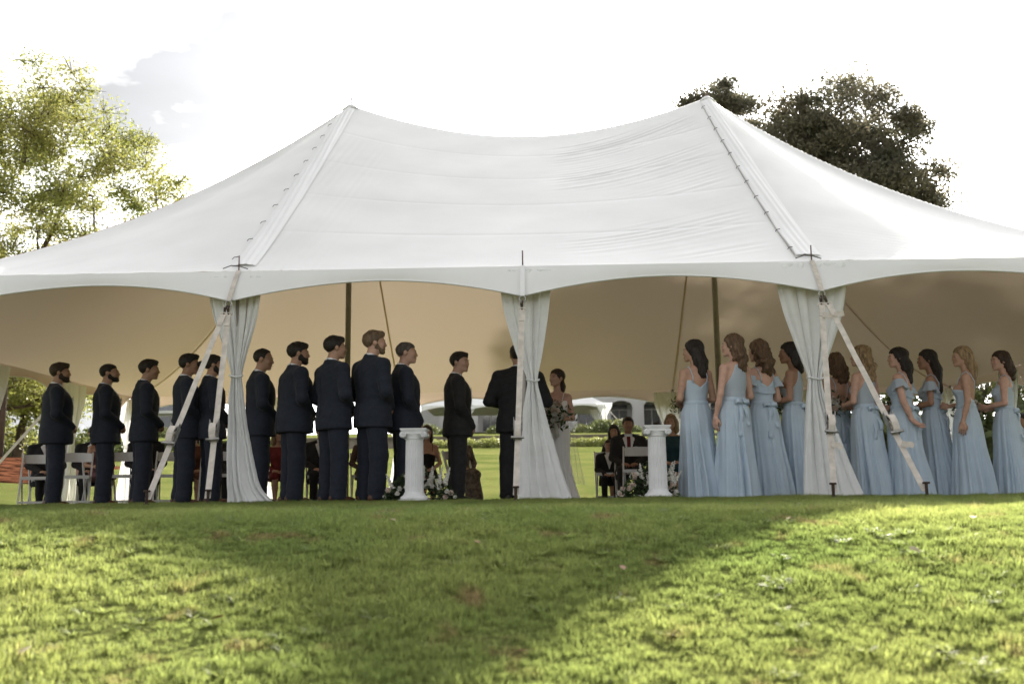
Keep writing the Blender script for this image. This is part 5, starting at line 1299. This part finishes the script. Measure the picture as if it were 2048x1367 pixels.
lf_ = MB(); lf_.add([(0, 0, 0), (0.02, 0.014, 0.006), (0.045, 0.012, 0.004), (0.06, 0, 0.009), (0.045, -0.012, 0.012), (0.02, -0.014, 0.008)], [(0, 1, 2, 3), (0, 3, 4, 5)])
lf_ = [lf_.mesh("leaf_blade", pmat("fallen_leaf_%d" % i, c, 0.8, 0.2, 30)) for i, c in enumerate([(0.36, 0.27, 0.16), (0.24, 0.13, 0.07), (0.42, 0.36, 0.25)])]
for i, (x, y) in enumerate([(-2.05, -5.55), (0.55, -6.1), (1.15, -6.85), (-0.6, -5.2), (-1.1, -6.6), (1.9, -5.9), (2.4, -5.3), (0.1, -6.9), (-1.7, -6.9), (1.5, -5.3), (-0.1, -5.7), (2.0, -6.7)]):
    o = link("fallen_leaf", lf_[i % 3], None, (x, y, gzz(x, y)+0.035), i*1.7); o.rotation_euler = (0.3*math.sin(i), 0.3*math.cos(i*2), i*1.7)
    tag(o, "small dry leaf lying in the grass of the sloping lawn", "leaf", "dry leaves scattered on the lawn")

# ------------------------------------------------------------------ shrubs, wall, clubhouse
def shrub_mesh(name, n, rx, ry, rz, ls, mat, seed):
    def pos(r, n_):
        v = r.normal(size=(n_, 3)); v /= np.linalg.norm(v, axis=1, keepdims=True); v[:, 2] = np.abs(v[:, 2])
        k = r.uniform(0.55, 1, (n_, 1))*(1+0.18*pnoise(v, 0.9, seed)[:, None]); return v*k*np.array([rx, ry, rz])
    V, F = leaf_cloud(n, pos, ls, seed); return me_arr(name, V, F, mat, False)
hedge = [shrub_mesh("leaves", 900, 0.75, 0.6, 0.62, 0.13, M["leaf_hedge"], s) for s in (1, 2)]
shr = [shrub_mesh("leaves", 1300, 1.5, 1.2, 1.35, 0.22, M["leaf_shrub"], s) for s in (3, 4, 5)]
for k in range(22):
    x = -7.2+0.78*k+random.uniform(-.12, .12)
    if x > 9.3: break
    t = thing("clipped_shrub", "low yellow-green shrub in the row at the foot of the stone wall", "shrub", (x, 45.2+random.uniform(-.1, .1), gzz(x, 45.2)-0.05), random.uniform(0, 6), "yellow-green shrubs along the stone wall", random.uniform(0.85, 1.05))
    link("leaves", hedge[k % 2], t)
for i, (x, y, s_) in enumerate([(-8.8, 68, .7), (-7.4, 67, .55), (-3.6, 67, 0.6), (-2.6, 68, 0.65), (1.0, 66, 0.5), (3.0, 67, 0.6), (4.3, 66, 0.85), (5.4, 66.5, 0.9), (6.9, 67, 0.5), (8.3, 66, 0.5), (9.9, 66, 0.65), (11.4, 67, 0.65), (-30.5, 70, .8), (-28.5, 70, .8)]):
    t = thing("garden_shrub", "green shrub planted on the terrace in front of the clubhouse", "shrub", (x, y, gzz(x, y)-0.1), i*1.3, "shrubs on the clubhouse terrace", s_)
    link("leaves", shr[i % 3], t)
for i, (x, y, s_) in enumerate([(-25.5, 36, 1.5), (-23.2, 35.5, 1.35), (-21.0, 36, 1.3), (-18.9, 37, 1.0)]):
    t = thing("bank_shrub", "leafy shrub on the far side of the mulched bank", "shrub", (x, y, gzz(x, y)-0.2), i*1.9, "shrubs beyond the mulched bank", s_)
    link("leaves", shr[(i+1) % 3], t)
for i, (x, y, s_) in enumerate([(8.5, 25, 1.9), (11.0, 24.4, 2.2), (13.5, 25.2, 2.1), (16.0, 24.2, 2.3), (18.6, 24.6, 2.2)]):
    t = thing("tall_shrub", "tall dark shrub in the screen of planting behind the bridesmaids", "shrub", (x, y, gzz(x, y)-0.2), i*2.1, "screen of tall shrubs behind the bridesmaids", s_)
    link("leaves", shr[i % 3], t)
wl = thing("stone_wall", "low grey fieldstone retaining wall across the lawn behind the tent", "wall", (0, 46.45, 3.0))
MB().box((0.5, 0.10, 0.30), (30, 0.2, 0.78)).build("wall_core", M["stone"], wl)
for r_ in range(2):
    x = -14.4+0.2*r_
    while x < 15.3:
        w = random.uniform(0.32, 0.62); h = 0.32
        b = MB(); b.box((x+w/2, -0.03+random.uniform(-.02, .02), 0.12+0.35*r_), (w-0.03, 0.14, h), taper=0.94)
        if -8 < x < 9: b.build("stone", M["stone"], wl)
        x += w
MB().box((0.5, 0.08, 0.735), (30.1, 0.36, 0.08)).build("coping", M["stone"], wl)

club = thing("clubhouse", "pale stucco clubhouse with an arcade of arched openings far behind the tent", "building", (0, 90, gzz(0, 90)))
# arcade wall with arched openings, each bay its own wall piece
def arch_bay(x0, w, ow, h, spring, parent):
    hw = ow/2; n = 14; V = []; F = []
    for yy in (0.0, 0.5):
        arc = [(-hw, 0), (-hw, spring)]+[(-hw*math.cos(PI*i/n), spring+0.55*math.sin(PI*i/n)) for i in range(1, n)]+[(hw, spring), (hw, 0)]
        k = len(V)
        for (a, z) in arc: V.append((x0+a, yy, z))
        for (a, z) in arc:
            o = (-w/2 if a < -hw*0.999 and z <= spring else (w/2 if a > hw*0.999 and z <= spring else a*(w/2)/hw), h if z > spring or (abs(a) < hw*0.999) else (0 if z == 0 else h))
            V.append((x0+o[0], yy, o[1]))
        m_ = len(arc)
        for i in range(m_-1):
            q = (k+i, k+i+1, k+m_+i+1, k+m_+i); F.append(q if yy == 0 else q[::-1])
    m_ = n+3
    for i in range(m_-1): F.append((i, i+2*m_, i+1+2*m_, i+1))
    return MB().add(V, F).build("arcade_wall", M["stucco"], parent)
bays = []
for k in range(-4, 7):
    x0 = 7.62+3.25*(k-2)+3.25; arch_bay(x0, 3.25, 2.15, 6.0, 2.35, club); bays.append(x0)
MB().box((7.6-1.6, 3.2, 3.0), (37, 0.2, 6.0)).build("back_wall", M["stucco"], club)
MB().box((7.6-1.6, 1.85, 5.9), (37, 3.0, 0.12)).build("porch_ceiling", M["stucco"], club)
for x0 in bays:
    w = MB().box((x0, 3.06, 1.5), (1.7, 0.06, 2.7)).build("window", M["stucco"], club)
    for sx in (-1, 1): MB().box((x0+sx*0.42, 3.01, 1.25), (0.7, 0.04, 1.9)).build("pane", M["glass"], w)
    MB().box((x0, 3.01, 2.55), (1.5, 0.04, 0.4)).build("pane", M["glass"], w)
rf = MB(); rf.add([(-13.4, -0.9, 6.0), (25.4, -0.9, 6.0), (25.4, 13, 6.0), (-13.4, 13, 6.0), (-7, 6, 9.5), (19, 6, 9.5)], [(0, 1, 5, 4), (1, 2, 5), (2, 3, 4, 5), (3, 0, 4), (3, 2, 1, 0)])
rf.build("roof", M["roofing"], club)
wing = thing("garden_pavilion", "small building with a grey hipped roof seen between the groomsmen on the left", "building", (-33.5, 82, gzz(-33.5, 82)))
MB().box((0, 0, 0.9), (9, 6, 1.8)).build("wall", M["stucco"], wing); MB().box((0, 0, 1.92), (10.2, 7.2, 0.24)).build("fascia", M["chair"], wing)
MB().add([(-5, -3.5, 2.05), (5, -3.5, 2.05), (5, 3.5, 2.05), (-5, 3.5, 2.05), (-1.6, 0, 4.3), (1.6, 0, 4.3)], [(0, 1, 5, 4), (1, 2, 5), (2, 3, 4, 5), (3, 0, 4), (3, 2, 1, 0)]).build("roof", M["roofing"], wing)
for k in range(3): MB().box((-2.6+2.6*k, -3.03, 0.95), (1.2, 0.06, 1.2)).build("window", M["glass"], wing)

# second marquee on the terrace
x0, x1, ty, t2z = -10.2, 5.2, 75.0, gzz(0, 75)
t2 = thing("distant_marquee", "second white marquee with scalloped edge in front of the clubhouse", "tent", (0, ty, t2z))
EH = 2.35
V = [(x0, 0, EH), (x1, 0, EH), (x1, 10, EH), (x0, 10, EH), (x0+5, 5, EH+3), (x1-5, 5, EH+3)]
MB().add(V, [(0, 1, 5, 4), (1, 2, 5), (2, 3, 4, 5), (3, 0, 4)]).build("roof_panel", M["vinyl"], t2)
nb = 4; bw = (x1-x0)/nb
for k in range(nb):
    Vq = []
    for j in range(5):
        for i in range(21):
            u = i/20; e = abs(2*u-1)**2; Vq.append((x0+bw*(k+u), -0.2*e*j/4, EH-(0.12+0.35*e)*j/4))
    link("edge_valance", me_arr("edge_valance", np.array(Vq), grid_faces(21, 5), M["vinyl"]), t2)
for k in range(nb+1):
    MB().tube([(x0+bw*k, 0.05, -0.1), (x0+bw*k, 0.05, EH)], 0.05, 8).build("side_pole", M["pole"], t2)
for (xq, yq, lab) in [(x1-0.1, 0, "white drape at the near right corner of the distant marquee"), (x1-0.4, 6, "white drape farther back on the distant marquee's right side"), (x0+bw*3, 0.2, "white drape at the inner pole of the distant marquee"), (x0+bw*1, 0.2, "white drape at the left pole of the distant marquee")]:
    drape("tied_drape", [(a, b*1.6, c*1.6, d*2) for a, b, c, d in GEN], lab, (xq, ty+yq-0.1, t2z), n=4, seed=int(yq*7+abs(xq)*3)+40, knot_z=1.35, nu=40, nv=24)
tp = Vector((x1, ty-0.3, t2z+EH-0.3)); bt = Vector((x1+1.6, ty-3, gzz(x1+1.6, ty-3)))
gs = thing("guy_strap", "thin strap slanting down from the distant marquee's right corner", "strap", tuple(bt)); MB().tube([tp-bt, (0, 0, 0)], 0.035, 6).build("webbing", M["webbing"], gs)
